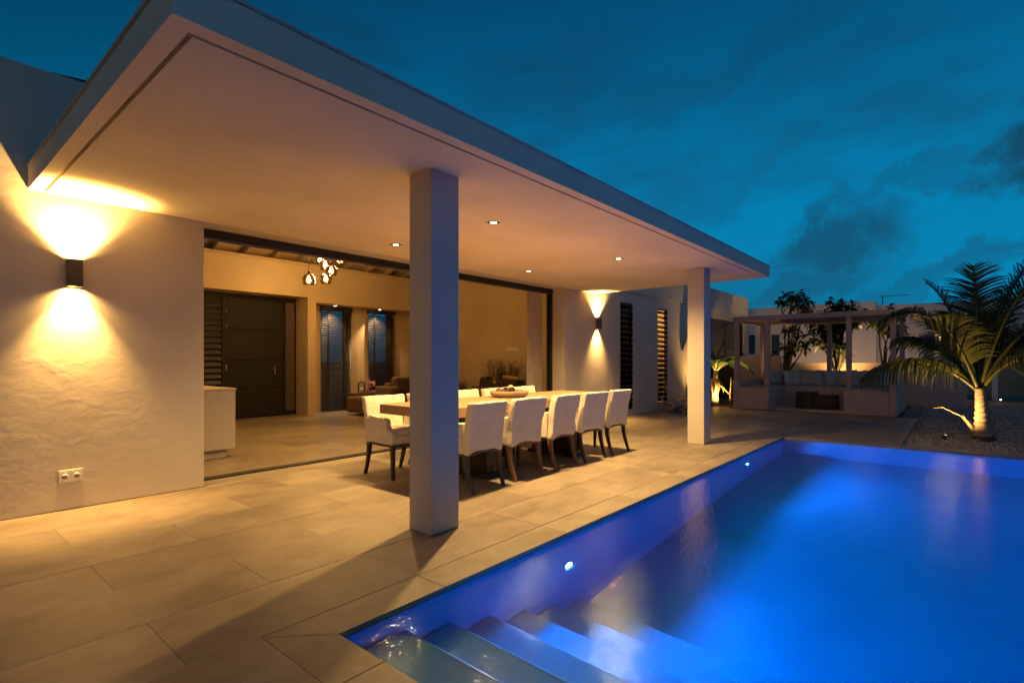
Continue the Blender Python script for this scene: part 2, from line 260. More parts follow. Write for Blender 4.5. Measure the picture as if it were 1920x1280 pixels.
# ------------------------------------------------------------------ mesh helpers
class MB:
    def __init__(s): s.v = []; s.f = []; s.smooth = []
    def add(s, vs, fs, smooth=False):
        o = len(s.v); s.v += [tuple(v) for v in vs]; s.f += [tuple(i + o for i in f) for f in fs]; s.smooth += [smooth] * len(fs); return s
    def box(s, x0, x1, y0, y1, z0, z1):
        return s.add([(x0, y0, z0), (x1, y0, z0), (x1, y1, z0), (x0, y1, z0), (x0, y0, z1), (x1, y0, z1), (x1, y1, z1), (x0, y1, z1)],
                     [(0, 3, 2, 1), (4, 5, 6, 7), (0, 1, 5, 4), (1, 2, 6, 5), (2, 3, 7, 6), (3, 0, 4, 7)])
    def prism(s, poly, z0, z1):
        n = len(poly)
        return s.add([(x, y, z0) for x, y in poly] + [(x, y, z1) for x, y in poly],
                     [tuple(range(n - 1, -1, -1)), tuple(range(n, 2 * n))] + [(i, (i + 1) % n, n + (i + 1) % n, n + i) for i in range(n)])
    def extrude_x(s, poly, x0, x1):        # poly of (y,z), counter-clockwise seen from +x
        n = len(poly)
        return s.add([(x0, y, z) for y, z in poly] + [(x1, y, z) for y, z in poly],
                     [tuple(range(n - 1, -1, -1)), tuple(range(n, 2 * n))] + [(i, (i + 1) % n, n + (i + 1) % n, n + i) for i in range(n)])
    def tube(s, pts, rad, n=8, caps=True):
        pts = [Vector(p) for p in pts]; m = len(pts)
        if not isinstance(rad, (list, tuple)): rad = [rad] * m
        vs = []; fs = []; prev = None
        for i, p in enumerate(pts):
            t = (pts[min(i + 1, m - 1)] - pts[max(i - 1, 0)]).normalized()
            if prev is None:
                a = Vector((0, 0, 1)) if abs(t.z) < .9 else Vector((1, 0, 0)); u = t.cross(a).normalized()
            else: u = (prev - t * prev.dot(t)).normalized()
            prev = u; w = t.cross(u)
            for k in range(n):
                an = 2 * math.pi * k / n; vs.append(p + (u * math.cos(an) + w * math.sin(an)) * rad[i])
        for i in range(m - 1):
            for k in range(n): fs.append((i * n + k, i * n + (k + 1) % n, (i + 1) * n + (k + 1) % n, (i + 1) * n + k))
        if caps: fs += [tuple(range(n - 1, -1, -1)), tuple(range((m - 1) * n, m * n))]
        return s.add(vs, fs, True)
    def lathe(s, prof, n=24, c=(0, 0, 0), caps=False):
        vs = []; fs = []; m = len(prof)
        for r, z in prof:
            for k in range(n): a = 2 * math.pi * k / n; vs.append((c[0] + r * math.cos(a), c[1] + r * math.sin(a), c[2] + z))
        for i in range(m - 1):
            for k in range(n): fs.append((i * n + k, i * n + (k + 1) % n, (i + 1) * n + (k + 1) % n, (i + 1) * n + k))
        if caps: fs += [tuple(range(n - 1, -1, -1)), tuple(range((m - 1) * n, m * n))]
        return s.add(vs, fs, True)
    def blob(s, c, r, seed=0, amp=.15, fr=2.0, n=10, m=7):
        rx, ry, rz = (r, r, r) if not isinstance(r, (tuple, list)) else r
        vs = []; fs = []
        for j in range(m + 1):
            th = math.pi * j / m
            for k in range(n):
                ph = 2 * math.pi * k / n; d = Vector((math.sin(th) * math.cos(ph), math.sin(th) * math.sin(ph), math.cos(th)))
                q = 1 + amp * noise.noise(d * fr + Vector((seed * 3.1, seed * 1.7, seed)))
                vs.append((c[0] + d.x * rx * q, c[1] + d.y * ry * q, c[2] + d.z * rz * q))
        for j in range(m):
            for k in range(n): fs.append((j * n + k, (j + 1) * n + k, (j + 1) * n + (k + 1) % n, j * n + (k + 1) % n))
        return s.add(vs, fs, True)
    def mesh(s, name):
        me = bpy.data.meshes.new(name); me.from_pydata(s.v, [], s.f); me.polygons.foreach_set('use_smooth', s.smooth); me.update(); return me
    def build(s, name, m, parent=None, bevel=0.0, world=False, seg=2, loc=None):
        if world and parent is not None:
            o = parent.matrix_world_loc; s.v = [(x - o[0], y - o[1], z - o[2]) for x, y, z in s.v]
        me = s.mesh(name); return link(name, me, m, parent, bevel, seg, loc)
def link(name, me, m, parent=None, bevel=0.0, seg=2, loc=None):
    if m is not None and not me.materials: me.materials.append(MATS[m])
    o = bpy.data.objects.new(name, me); col.objects.link(o)
    if parent is not None: o.parent = parent.ob if isinstance(parent, Thing) else parent
    if loc is not None: o.location = loc
    if bevel:
        b = o.modifiers.new('bevel', 'BEVEL'); b.width = bevel; b.segments = seg; b.limit_method = 'ANGLE'; b.angle_limit = R(40)
        for p in me.polygons: p.use_smooth = True
        w = o.modifiers.new('wn', 'WEIGHTED_NORMAL'); w.keep_sharp = False
    return o
class Thing:
    def __init__(s, name, label, cat, loc=(0, 0, 0), rz=0.0, group=None):
        s.ob = bpy.data.objects.new(name, None); col.objects.link(s.ob); s.ob.empty_display_size = .1
        s.ob.location = loc; s.ob.rotation_euler = (0, 0, rz); s.matrix_world_loc = tuple(loc); tag(s.ob, label, cat, group)
def tag(o, label=None, cat=None, group=None, kind=None):
    if label: o['label'] = label
    if cat: o['category'] = cat
    if group: o['group'] = group
    if kind: o['kind'] = kind
    return o
def copy_thing(src, loc, rz, label):
    s = src.ob; r = s.copy(); col.objects.link(r); r.location = loc; r.rotation_euler = (0, 0, rz); r['label'] = label
    for ch in list(s.children):
        c = ch.copy(); col.objects.link(c); c.parent = r
        for g in list(ch.children):
            d = g.copy(); col.objects.link(d); d.parent = c
    return r
def rounded(w, d, h, r, deform=None, cuts=6, c=(0, 0, 0), wrinkle=0.0, seed=0):
    """upholstery block: subdivided box with rounded edges, optional bend and soft wrinkles -> (verts, faces)"""
    bm = bmesh.new(); bmesh.ops.create_cube(bm, size=1.0)
    bmesh.ops.scale(bm, vec=(w, d, h), verts=bm.verts)
    bmesh.ops.bevel(bm, geom=list(bm.edges), offset=r, segments=3, profile=.5, affect='EDGES')
    big = [e for e in bm.edges if e.calc_length() > min(w, d, h) * .5]
    if cuts: bmesh.ops.subdivide_edges(bm, edges=big, cuts=cuts, use_grid_fill=True)
    for v in bm.verts:
        p = v.co.copy()
        if wrinkle: v.co += v.normal * wrinkle * noise.noise(p * 9 + Vector((seed, seed * 2, 0)))
        if deform: v.co = Vector(deform(v.co.copy()))
        v.co += Vector(c)
    bm.verts.index_update(); vs = [v.co.copy() for v in bm.verts]; fs = [[v.index for v in f.verts] for f in bm.faces]; bm.free(); return vs, fs
def light(name, kind, loc, energy, color, parent=None, size=.02, aim=None, angle=120, blend=.6):
    ld = bpy.data.lights.new(name, kind); ld.energy = energy; ld.color = color
    if kind in ('POINT', 'SPOT'): ld.shadow_soft_size = size
    if kind == 'SPOT': ld.spot_size = R(angle); ld.spot_blend = blend
    o = bpy.data.objects.new(name, ld); col.objects.link(o); o.location = loc
    if aim is not None: o.rotation_euler = Vector(aim).to_track_quat('-Z', 'Y').to_euler()
    if parent is not None: o.parent = parent.ob if isinstance(parent, Thing) else parent
    return o

# ------------------------------------------------------------------ main dimensions
YW, YI = 5.82, 6.15             # outer face and inner face of the terrace wall
HC = 2.677                      # soffit height
RX0, RX1, RY0 = .738, 9.60, 2.42
OX0, OX1 = 2.06, 8.46           # big opening
PX0, PX1, PY0, PY1 = 1.36, 9.62, -2.60, 2.21     # pool
WZ = -.035                      # water level
PZ = -1.40

# ------------------------------------------------------------------ ground, terrace, pool
g = MB(); B = 600
for (x0, x1, y0, y1) in ((-B, PX0 - .3, -B, B), (PX1 + .3, B, -B, B), (PX0 - .3, PX1 + .3, PY1 + .3, B), (PX0 - .3, PX1 + .3, -B, PY0 - .3)):
    g.add([(x0, y0, -.09), (x1, y0, -.09), (x1, y1, -.09), (x0, y1, -.09)], [(0, 1, 2, 3)])
tag(g.build('ground', 'ground'), kind='structure')

ROW, LEN, RY = .5535, 1.224, 2.457
def tile_field(parent, regions, m, zt=0.0, th=.018, gap=.0016):
    shared = {}
    for (x0, x1, y0, y1) in regions:
        k0 = math.floor((y0 - RY) / ROW) - 1; k1 = math.ceil((y1 - RY) / ROW) + 1
        for k in range(k0, k1):
            ya, yb = max(RY + k * ROW, y0), min(RY + (k + 1) * ROW, y1)
            if yb - ya < .03: continue
            off = .81 + (LEN / 2 if k % 2 else 0)
            j0 = math.floor((x0 - off) / LEN) - 1; j1 = math.ceil((x1 - off) / LEN) + 1
            for j in range(j0, j1):
                xa, xb = max(off + j * LEN, x0), min(off + (j + 1) * LEN, x1)
                if xb - xa < .03: continue
                w, d = round(xb - xa - gap, 4), round(yb - ya - gap, 4)
                if (w, d) not in shared:
                    c = .0008
                    mb = MB()
                    mb.add([(-w / 2, -d / 2, -th), (w / 2, -d / 2, -th), (w / 2, d / 2, -th), (-w / 2, d / 2, -th), (-w / 2, -d / 2, -c), (w / 2, -d / 2, -c), (w / 2, d / 2, -c), (-w / 2, d / 2, -c),
                            (-w / 2 + c, -d / 2 + c, 0), (w / 2 - c, -d / 2 + c, 0), (w / 2 - c, d / 2 - c, 0), (-w / 2 + c, d / 2 - c, 0)],
                           [(8, 9, 10, 11)] + [(i, (i + 1) % 4, 4 + (i + 1) % 4, 4 + i) for i in range(4)] + [(4 + i, 4 + (i + 1) % 4, 8 + (i + 1) % 4, 8 + i) for i in range(4)])
                    shared[(w, d)] = mb.mesh('tile'); shared[(w, d)].materials.append(MATS[m])
                o = bpy.data.objects.new('tile', shared[(w, d)]); col.objects.link(o); o.parent = parent
                o.location = ((xa + xb) / 2, (ya + yb) / 2, zt + rnd.uniform(-.0012, .0012)); o.rotation_euler = (rnd.gauss(0, .0006), rnd.gauss(0, .0004), 0)
CO = .247
terr = MB()
for r_ in ((-3.2, 14.55, RY, YW - .002), (-3.2, PX0 - .26, -2.6, RY), (PX1 + .26, 14.55, .69, RY), (14.55, 16.6, 4.66, YW)):
    terr.box(r_[0], r_[1], r_[2], r_[3], -.085, -.004)
terr = terr.build('terrace_floor', 'grout'); tag(terr, kind='structure')
tile_field(terr, [(-3.1, 14.5, RY, 5.815), (-3.1, PX0 - CO - .002, -2.5, RY), (PX1 + CO + .002, 14.5, .69, RY), (14.5, 14.72, 4.70, 5.815)], 'tile')
# coping stones round the pool, mitred at the corners
cop = []
xs = [PX0 - CO, 2.03, 3.25, 4.47, 5.69, 6.91, 8.13, 9.35, PX1 + CO]
for i in range(len(xs) - 1):
    a, b = xs[i] + .002, xs[i + 1] - .002
    pl = [(a, PY1), (b, PY1), (b, RY - .003), (a, RY - .003)]
    if i == 0: pl[0] = (PX0 + .002, PY1)
    if i == len(xs) - 2: pl[1] = (PX1 - .002, PY1)
    cop.append(pl)
ys = [PY1 + CO, 1.86, .64, -.58, -1.80, -2.6]
for side in (0, 1):
    for i in range(len(ys) - 1):
        a, b = ys[i] - .002, ys[i + 1] + .002
        if side == 0:
            pl = [(PX0 - CO, b), (PX0, b), (PX0, a), (PX0 - CO, a)]
            if i == 0: pl[2] = (PX0, PY1 - .002)
        else:
            pl = [(PX1, b), (PX1 + CO, b), (PX1 + CO, a), (PX1, a)]
            if i == 0: pl[3] = (PX1, PY1 - .002)
        cop.append(pl)
for pl in cop:
    mb = MB(); mb.prism(pl, -.03, -.0005); mb.build('coping_stone', 'tile', terr, bevel=.002)

shell = MB()
w_ = .26
for (x0, x1, y0, y1) in ((PX0 - w_, PX0, PY0 - w_, PY1 + w_), (PX1, PX1 + w_, PY0 - w_, PY1 + w_), (PX0, PX1, PY1, PY1 + w_), (PX0, PX1, PY0 - w_, PY0)):
    shell.box(x0, x1, y0, y1, PZ - .2, -.034)
shell.box(PX0, PX1, PY0, PY1, PZ - .2, PZ)
pool = Thing('swimming_pool', 'rectangular swimming pool lit blue from below beside the terrace', 'pool', (PX0, PY1, 0))
shell.build('shell', 'pool_plaster', pool, world=True)
n_st = 6
for k in range(n_st):
    x0 = PX0 + (.0 if k == 0 else .39 + .33 * (k - 1)); x1 = PX0 + .39 + .33 * k
    mb = MB(); mb.box(x0 + (.001 if k else 0), x1, PY0 + .002, PY1 - .002, PZ + .001, -.24 - .195 * k); mb.build('step', 'pool_plaster', pool, bevel=.012, world=True)
wt = MB(); nx, ny = 2, 2
wt.box(PX0 - .06, PX1 + .06, PY0 - .06, PY1 + .06, PZ - .06, WZ)
tag(wt.build('water', 'water'), kind='structure')
BLUE = (.0, .20, 1.0)
def pool_light(x, y, z, dy, label, e, tilt=-.06, ang=172, ax=0):
    t = Thing('pool_light', label, 'pool light', (x, y, z), 0 if dy < 0 else math.pi, 'round lights in the pool wall')
    mb = MB(); mb.tube([(0, .004, 0), (0, -.012, 0)], .05, 20); mb.build('trim_ring', 'steel', t)
    mb = MB(); mb.tube([(0, -.012, 0), (0, -.016, 0)], .040, 16); mb.build('lens', 'pool_lens', t)
    mb = MB(); mb.box(-.066, .066, -.041, -.0165, -.024, -.021); mb.build('added_beam_cutoff', 'metal_dark', t)  # added plate, blocks the beam so pool floor near the wall stays dark
    light('pool_lamp', 'SPOT', (0, -.022, 0), e, BLUE, t, .004, (ax, -1, tilt), ang, .2)
pool_light(3.25, PY1, -.57, -1, 'bright round light low in pool wall near the front column', 330)
pool_light(7.58, PY1, -.57, -1, 'small round light in pool wall near the rear column', 360)
pool_light(3.1, PY0, -.6, 1, 'round light in far pool wall facing the steps', 200, -.05)
pool_light(7.3, PY0, -.6, 1, 'round light in far pool wall facing the rear column', 200, -.05)

# gravel bed behind the pool
gb = MB(); gx0, gx1, gy0, gy1 = PX1 + .262, 23.2, -9.0, .685
n_ = 30
gb.add([(gx0, gy0, -.035), (14.62, gy0, -.035), (14.62, gy1, -.035), (gx0, gy1, -.035), (gx1, gy0, -.035), (gx1, 1.0, -.035), (14.62, 1.0, -.035)], [(0, 1, 2, 3), (1, 4, 5, 6)])
tag(gb.build('gravel_bed', 'gravel_base'), kind='structure')
pb = MB(); rp = random.Random(3)
for i in range(15000):
    x = gx0 + (rp.random() ** 1.5) * 9.5 + .03; y = .66 - rp.random() * 4.6
    if x < gx0 + .02: continue
    s_ = rp.uniform(.010, .024); a = rp.random() * 6.28; ca, sa = math.cos(a) * s_, math.sin(a) * s_; hz = s_ * rp.uniform(.5, .9); q = rp.uniform(.6, .95)
    z = -.033 + rp.uniform(0, .006)
    pb.add([(x + ca, y + sa, z), (x - sa * q, y + ca * q, z), (x - ca, y - sa, z), (x + sa * q, y - ca * q, z), (x + ca * .3, y + sa * .3, z + hz), (x - ca * .3, y - sa * .3, z + hz * .9)],
           [(0, 1, 4), (1, 5, 4), (1, 2, 5), (2, 3, 5), (3, 4, 5), (3, 0, 4)])
tag(pb.build('pebbles', 'pebble'), 'loose pale pebbles covering the bed round the palm', 'pebbles', kind='stuff')
mb = MB(); mb.box(PX1 + .262, 14.5, .655, .684, -.08, .012); mb.build('edging', 'pergola_paint', terr)
bed = MB(); bed.box(14.74, 16.6, 4.66, 5.755, -.06, .004); tag(bed.build('planting_bed', 'soil'), kind='structure')

# ------------------------------------------------------------------ the house
house = Thing('house', 'modern white plastered house with flat terrace canopy on square columns', 'house', (OX0, YW, 0))
def hpart(mb, name, m, bevel=0.0, parent=None):
    o = mb.build(name, m, house, bevel=bevel, world=True); return o
mb = MB(); mb.box(-6, OX0, YW, YI, 0, 3.70); hpart(mb, 'wall', 'plaster', .008)
mb = MB(); mb.box(OX0 + .002, OX1 - .002, YW + .003, YI, HC - .001, 3.70); hpart(mb, 'lintel', 'plaster')
mb = MB(); mb.box(OX1, 10.13, YW, YI, 0, 3.48); hpart(mb, 'wall', 'plaster', .008)
# wing wall with three openings
L1 = (10.68, 11.30, .13, 2.60); L2 = (12.62, 13.24, .16, 2.61); SD = (16.38, 19.80, .0, 2.60)
YF = 5.822; mb = MB(); xs = 10.13
for (a, b, z0, z1) in (L1, L2, SD):
    mb.box(xs, a, YF, YI, 0, 2.83)
    if z0 > .01: mb.box(a, b, YF, YI, 0, z0)
    mb.box(a, b, YF, YI, z1, 2.83); xs = b
mb.box(xs, 20.04, YF, YI, 0, 2.83); hpart(mb, 'wall', 'plaster')
mb = MB(); mb.box(10.131, 20.08, YF - .035, YI, 2.845, 3.50); mb.box(10.14, 20.04, YF + .02, YI, 2.829, 2.846); hpart(mb, 'parapet', 'plaster', .006)
mb = MB(); mb.box(19.84, 20.04, YI, 14, 0, 3.5); hpart(mb, 'wall', 'plaster')
# room boxes of the wing, so its windows look into rooms
mb = MB(); mb.box(10.22, 19.84, 9.0, 9.15, 0, 2.9); mb.box(10.22, 19.84, YI, 9.0, 2.75, 2.83); mb.box(14.6, 14.75, YI, 9, 0, 2.75); mb.box(11.85, 12.0, YI, 9, 0, 2.75); hpart(mb, 'inner_wall', 'plaster_in')
mb = MB(); mb.box(10.2, 19.84, YI - .3, 9.0, -.08, .0); hpart(mb, 'inner_floor', 'tile_in')
# canopy
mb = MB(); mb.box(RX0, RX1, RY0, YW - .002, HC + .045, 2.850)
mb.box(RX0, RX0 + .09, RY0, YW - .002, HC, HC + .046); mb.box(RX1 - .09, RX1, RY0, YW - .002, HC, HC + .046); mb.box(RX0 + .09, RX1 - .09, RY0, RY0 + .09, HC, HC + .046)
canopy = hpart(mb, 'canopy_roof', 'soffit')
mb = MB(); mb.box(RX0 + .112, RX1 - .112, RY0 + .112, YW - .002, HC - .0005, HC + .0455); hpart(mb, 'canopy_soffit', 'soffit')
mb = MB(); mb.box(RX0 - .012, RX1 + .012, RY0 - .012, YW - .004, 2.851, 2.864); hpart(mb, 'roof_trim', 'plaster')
for x0 in (2.55, 7.945):
    mb = MB(); mb.box(x0, x0 + .275, 2.92, 3.175, .001, HC - .001); hpart(mb, 'column', 'plaster', .006)
# pitched main roof seen as a sliver over the parapet
mb = MB(); mb.add([(-1.2, 6.2, 3.62), (10.2, 6.2, 3.62), (10.2, 12.4, 3.62), (-1.2, 12.4, 3.62), (2.1, 9.0, 5.10), (10.2, 9.0, 5.10)], [(0, 1, 5, 4), (2, 3, 4, 5), (3, 0, 4), (1, 2, 5)]); hpart(mb, 'pitched_roof', 'roofing')
# living room: back wall with door recess and window niche, end walls, ceiling, rafters
YB, YD = 11.42, 12.0
W1 = (6.92, 7.66, .02, 2.58); W2 = (8.28, 9.03, .02, 2.60); ZN = 2.62; ZD = 2.72
mb = MB(); mb.box(-1.4, 4.02, YB, YD + .3, 0, 3.5); mb.box(4.02, 6.23, YB, YD + .3, ZD, 3.5); mb.box(6.23, 6.44, YB, YD + .3, 0, 3.5); mb.box(6.44, 10.0, YB, YD + .3, ZN, 3.5)
xs = 6.44
for (a, b, z0, z1) in (W1, W2):
    mb.box(xs, a, YD, YD + .3, 0, ZN); mb.box(a, b, YD, YD + .3, z1, ZN); mb.box(a, b, YD, YD + .3, -.01, z0); xs = b
mb.box(xs, 10.0, YD, YD + .3, 0, ZN); hpart(mb, 'back_wall', 'plaster_in')
gable = [(YI, 0), (YD + .3, 0), (YD + .3, 3.53), (9.0, 5.0), (YI, 3.63)]
mb = MB(); mb.extrude_x(gable, 10.0, 10.19); hpart(mb, 'end_wall', 'plaster_in')
mb = MB(); mb.extrude_x([(YI, 0), (YD + .3, 0), (YD + .3, 3.5), (YI, 3.5)], -1.6, -1.4); hpart(mb, 'end_wall', 'plaster_in')
mb = MB(); mb.add([(-1.4, YI, 3.66), (10, YI, 3.66), (10, 9.0, 4.95), (-1.4, 9.0, 4.95), (-1.4, YD + .3, 3.50), (10, YD + .3, 3.50)], [(0, 3, 2, 1), (3, 4, 5, 2)]); hpart(mb, 'ceiling', 'plaster_in')
for k in range(-4, 10):
    x = 4.38 + .62 * k
    if x > 9.9 or x < -1.3: continue
    mb = MB(); mb.extrude_x([(YD + .2, 3.38), (YD + .2, 3.53), (9.0, 4.93), (9.0, 4.77)], x - .035, x + .035); hpart(mb, 'rafter', 'rafter')
mb = MB(); mb.box(-1.4, 9.998, YB - .025, YB - .001, 3.44, 3.50); hpart(mb, 'wall_plate', 'rafter')
# interior floor
fl = MB(); fl.box(-1.5, 10.0, YI - .02, YD + .3, -.085, -.012); fl = fl.build('living_room_floor', 'grout'); tag(fl, kind='structure')
tile_field(fl, [(.4, 9.99, 6.235, YD)], 'tile_in')
mb = MB(); mb.box(OX0, OX1, YW, 6.098, -.085, -.012); mb.build('threshold_bed', 'grout', fl)
tile_field(fl, [(OX0 + .002, OX1 - .002, 5.78, 6.088)], 'tile')

# sliding door track, header and stacked frames
sd = Thing('sliding_door', 'dark metal sliding door frame across the wide terrace opening', 'door', (OX0, 6.15, 0))
for y in (6.105, 6.15, 6.195):
    mb = MB(); mb.box(OX0, OX1, y - .014, y + .014, -.01, .018); mb.build('track_rail', 'metal_dark', sd, bevel=.002, world=True)
mb = MB(); mb.box(OX0, OX1, 6.09, 6.225, HC - .095, HC - .004); mb.build('header', 'metal_dark', sd, bevel=.003, world=True)
mb = MB(); mb.box(OX0, OX1, 6.135, 6.165, HC - .105, HC - .0955); mb.build('header_rail', 'steel', sd, world=True)
for (x0, x1, y0, y1) in ((OX1 - .055, OX1 - .001, 6.10, 6.14), (OX1 - .085, OX1 - .02, 6.15, 6.19), (OX0 + .001, OX0 + .03, 6.10, 6.19)):
    mb = MB(); mb.box(x0, x1, y0, y1, .02, HC - .096); mb.build('stile', 'metal_dark', sd, bevel=.003, world=True)

# front door with side panels
fd = Thing('front_door', 'tall dark timber front door in its deep recess', 'door', (4.05, YD, 0))
YDf = YD - .05
mb = MB(); mb.box(4.05, 6.235, YDf, YD - .001, ZD - .06, ZD - .001); mb.box(4.58, 4.66, YDf, YD - .001, 0, ZD - .06); mb.box(5.93, 5.97, YDf - .003, YD - .001, 0, ZD - .06); mb.box(6.26 - .045, 6.228, YDf, YD - .001, 0, ZD - .06); mb.build('frame', 'door_wood', fd, bevel=.004, world=True)
zs = [.02, .66, 1.28, 1.96, ZD - .065]
for i in range(4):
    mb = MB(); mb.box(4.665, 5.925, YDf + .008, YD - .001, zs[i] + .004, zs[i + 1] - .004); mb.build('panel', 'door_wood', fd, bevel=.004, world=True)
mb = MB(); mb.box(5.70, 5.735, YDf - .012, YDf + .01, .96, 1.14); mb.tube([(5.717, YDf - .01, 1.08), (5.717, YDf - .06, 1.08), (5.60, YDf - .06, 1.08)], .011, 8); mb.build('handle', 'steel', fd, world=True)
for z in (2.36, 2.02, 1.12):
    mb = MB(); mb.tube([(4.665, YDf - .004, z - .06), (4.665, YDf - .004, z + .06)], .014, 8); mb.build('hinge', 'brass', fd, world=True)
mb = MB(); mb.box(5.985, 6.20, YDf + .02, YD - .001, .10, ZD - .10); mb.build('side_pane', 'frost', fd, world=True)
mb = MB(); mb.box(4.06, 4.12, YDf, YD - .001, 0, ZD - .06); mb.box(4.12, 4.58, YDf, YD - .001, ZD - .14, ZD - .061); mb.build('side_frame', 'door_wood', fd, world=True)
for k in range(19):
    z = .12 + k * .128
    mb = MB(); mb.add([(4.125, YDf + .005, z), (4.575, YDf + .005, z), (4.575, YD - .002, z + .075), (4.125, YD - .002, z + .075), (4.125, YDf + .005, z + .012), (4.575, YDf + .005, z + .012), (4.575, YD - .002, z + .087), (4.125, YD - .002, z + .087)],
                      [(0, 3, 2, 1), (4, 5, 6, 7), (0, 1, 5, 4), (1, 2, 6, 5), (2, 3, 7, 6), (3, 0, 4, 7)]); mb.build('louvre_blade', 'blind_wood', fd, world=True)
mb = MB(); mb.box(4.03, 6.23, YD - .0005, YD + .04, .0, ZD); mb.build('backing', 'door_wood', fd, world=True)

# venetian blinds at the two niche windows + window panes
def blind(W, label):
    a, b, z0, z1 = W
    t = Thing('venetian_blind', label, 'blind', (a, YD - .06, 0), 0, 'dark blinds in the window niche')
    mb = MB(); mb.box(a - .075, b + .05, YD - .10, YD - .012, z1 - .09, z1 + .02); mb.build('valance', 'blind_wood', t, bevel=.004, world=True)
    z = z0 + .05; me = None
    while z < z1 - .10:
        if me is None:
            q = MB(); w = b - a + .10; t_ = R(44); dy = .031 * math.cos(t_); dz = .031 * math.sin(t_)
            q.add([(0, -dy, -dz), (w, -dy, -dz), (w, dy, dz), (0, dy, dz), (0, -dy, -dz + .003), (w, -dy, -dz + .003), (w, dy, dz + .003), (0, dy, dz + .003)],
                  [(0, 3, 2, 1), (4, 5, 6, 7), (0, 1, 5, 4), (1, 2, 6, 5), (2, 3, 7, 6), (3, 0, 4, 7)]); me = q.mesh('slat'); me.materials.append(MATS['blind_wood'])
        o = bpy.data.objects.new('slat', me); col.objects.link(o); o.parent = t.ob; o.location = (-.065, 0, z); z += .058
    mb = MB(); mb.box(a, b - .005, YD - .085, YD - .035, z0 + .005, z0 + .028); mb.build('bottom_rail', 'blind_wood', t, world=True)
    for x in (a + .13, b - .15):
        for y in (YD - .089, YD - .031):
            mb = MB(); mb.box(x - .018, x + .018, y - .001, y + .001, z0 + .02, z1 - .09); mb.build('ladder_tape', 'blind_wood', t, world=True)
    mb = MB(); mb.box(a, a + .05, YD + .10, YD + .15, z0, z1); mb.box(b - .05, b, YD + .10, YD + .15, z0, z1); mb.box(a + .05, b - .05, YD + .10, YD + .15, z1 - .06, z1); mb.box(a + .05, b - .05, YD + .10, YD + .15, z0, z0 + .06)
    hpart(mb, 'window_frame', 'metal_dark')
    mb = MB(); mb.box(a + .05, b - .05, YD + .12, YD + .126, z0 + .06, z1 - .06); hpart(mb, 'window_pane', 'glass')
blind(W1, 'dark wooden blind beside the pier next to front door'); blind(W2, 'dark wooden blind behind the flowers and sofa')

# louvred glass windows in the wing wall
def louvre(W, n, name='louvre_window'):
    a, b, z0, z1 = W; y = YF + .06
    fr = MB(); fr.box(a, a + .03, y - .03, y + .03, z0, z1); fr.box(b - .03, b, y - .03, y + .03, z0, z1); fr.box(a + .03, b - .03, y - .03, y + .03, z1 - .04, z1); fr.box(a + .03, b - .03, y - .03, y + .03, z0, z0 + .03)
    f = hpart(fr, name, 'metal_dark', .002)
    h = (z1 - z0 - .09) / n; an = R(38); w = b - a - .07
    q = MB(); hh = h * .62; dy = hh * math.cos(an); dz = hh * math.sin(an)
    q.add([(0, -dy, -dz), (w, -dy, -dz), (w, dy, dz), (0, dy, dz), (0, -dy, -dz + .007), (w, -dy, -dz + .007), (w, dy, dz + .007), (0, dy, dz + .007)],
          [(0, 3, 2, 1), (4, 5, 6, 7), (0, 1, 5, 4), (1, 2, 6, 5), (2, 3, 7, 6), (3, 0, 4, 7)]); me = q.mesh('louvre_blade'); me.materials.append(MATS['louvre_glass'])
    mcs = []
    for x_ in (-.012, w):
        cl = MB(); cl.box(x_, x_ + .012, -dy * 1.05, dy * .6, -dz * .9, dz * .4 + .012); mc = cl.mesh('blade_clip'); mc.materials.append(MATS['metal_dark']); mcs.append(mc)
    ox, oy, oz = house.matrix_world_loc
    for k in range(n):
        for nm, m_ in (('louvre_blade', me), ('blade_clip', mcs[0]), ('blade_clip', mcs[1])):
            o = bpy.data.objects.new(nm, m_); col.objects.link(o); o.parent = f; o.location = (a + .035 - ox, y - oy, z0 + .05 + h * (k + .5) - oz)
louvre(L1, 19); louvre(L2, 19)
lamp_b = Thing('ceiling_lamp', 'dim unseen ceiling lamp added in the wing room to light the curtains', 'lamp', (17.6, 7.6, 2.70))  # added lamp, gives the wing curtains their glow
mb = MB(); mb.lathe([(.0, .05), (.12, .05), (.12, .0), (.09, -.02), (.0, -.03)], 20); mb.build('shade', 'small_lens', lamp_b)
light('room_lamp', 'POINT', (0, 0, -.12), 90, (1, .62, .48), lamp_b, .06)
lamp_in = Thing('ceiling_lamp', 'warm ceiling lamp inside the room behind the lit louvre window', 'lamp', (12.55, 7.2, 2.70))
mb = MB(); mb.lathe([(.0, .05), (.12, .05), (.12, .0), (.09, -.02), (.0, -.03)], 20); mb.build('shade', 'small_lens', lamp_in)
light('room_lamp', 'POINT', (0, 0, -.12), 150, WARM, lamp_in, .06)
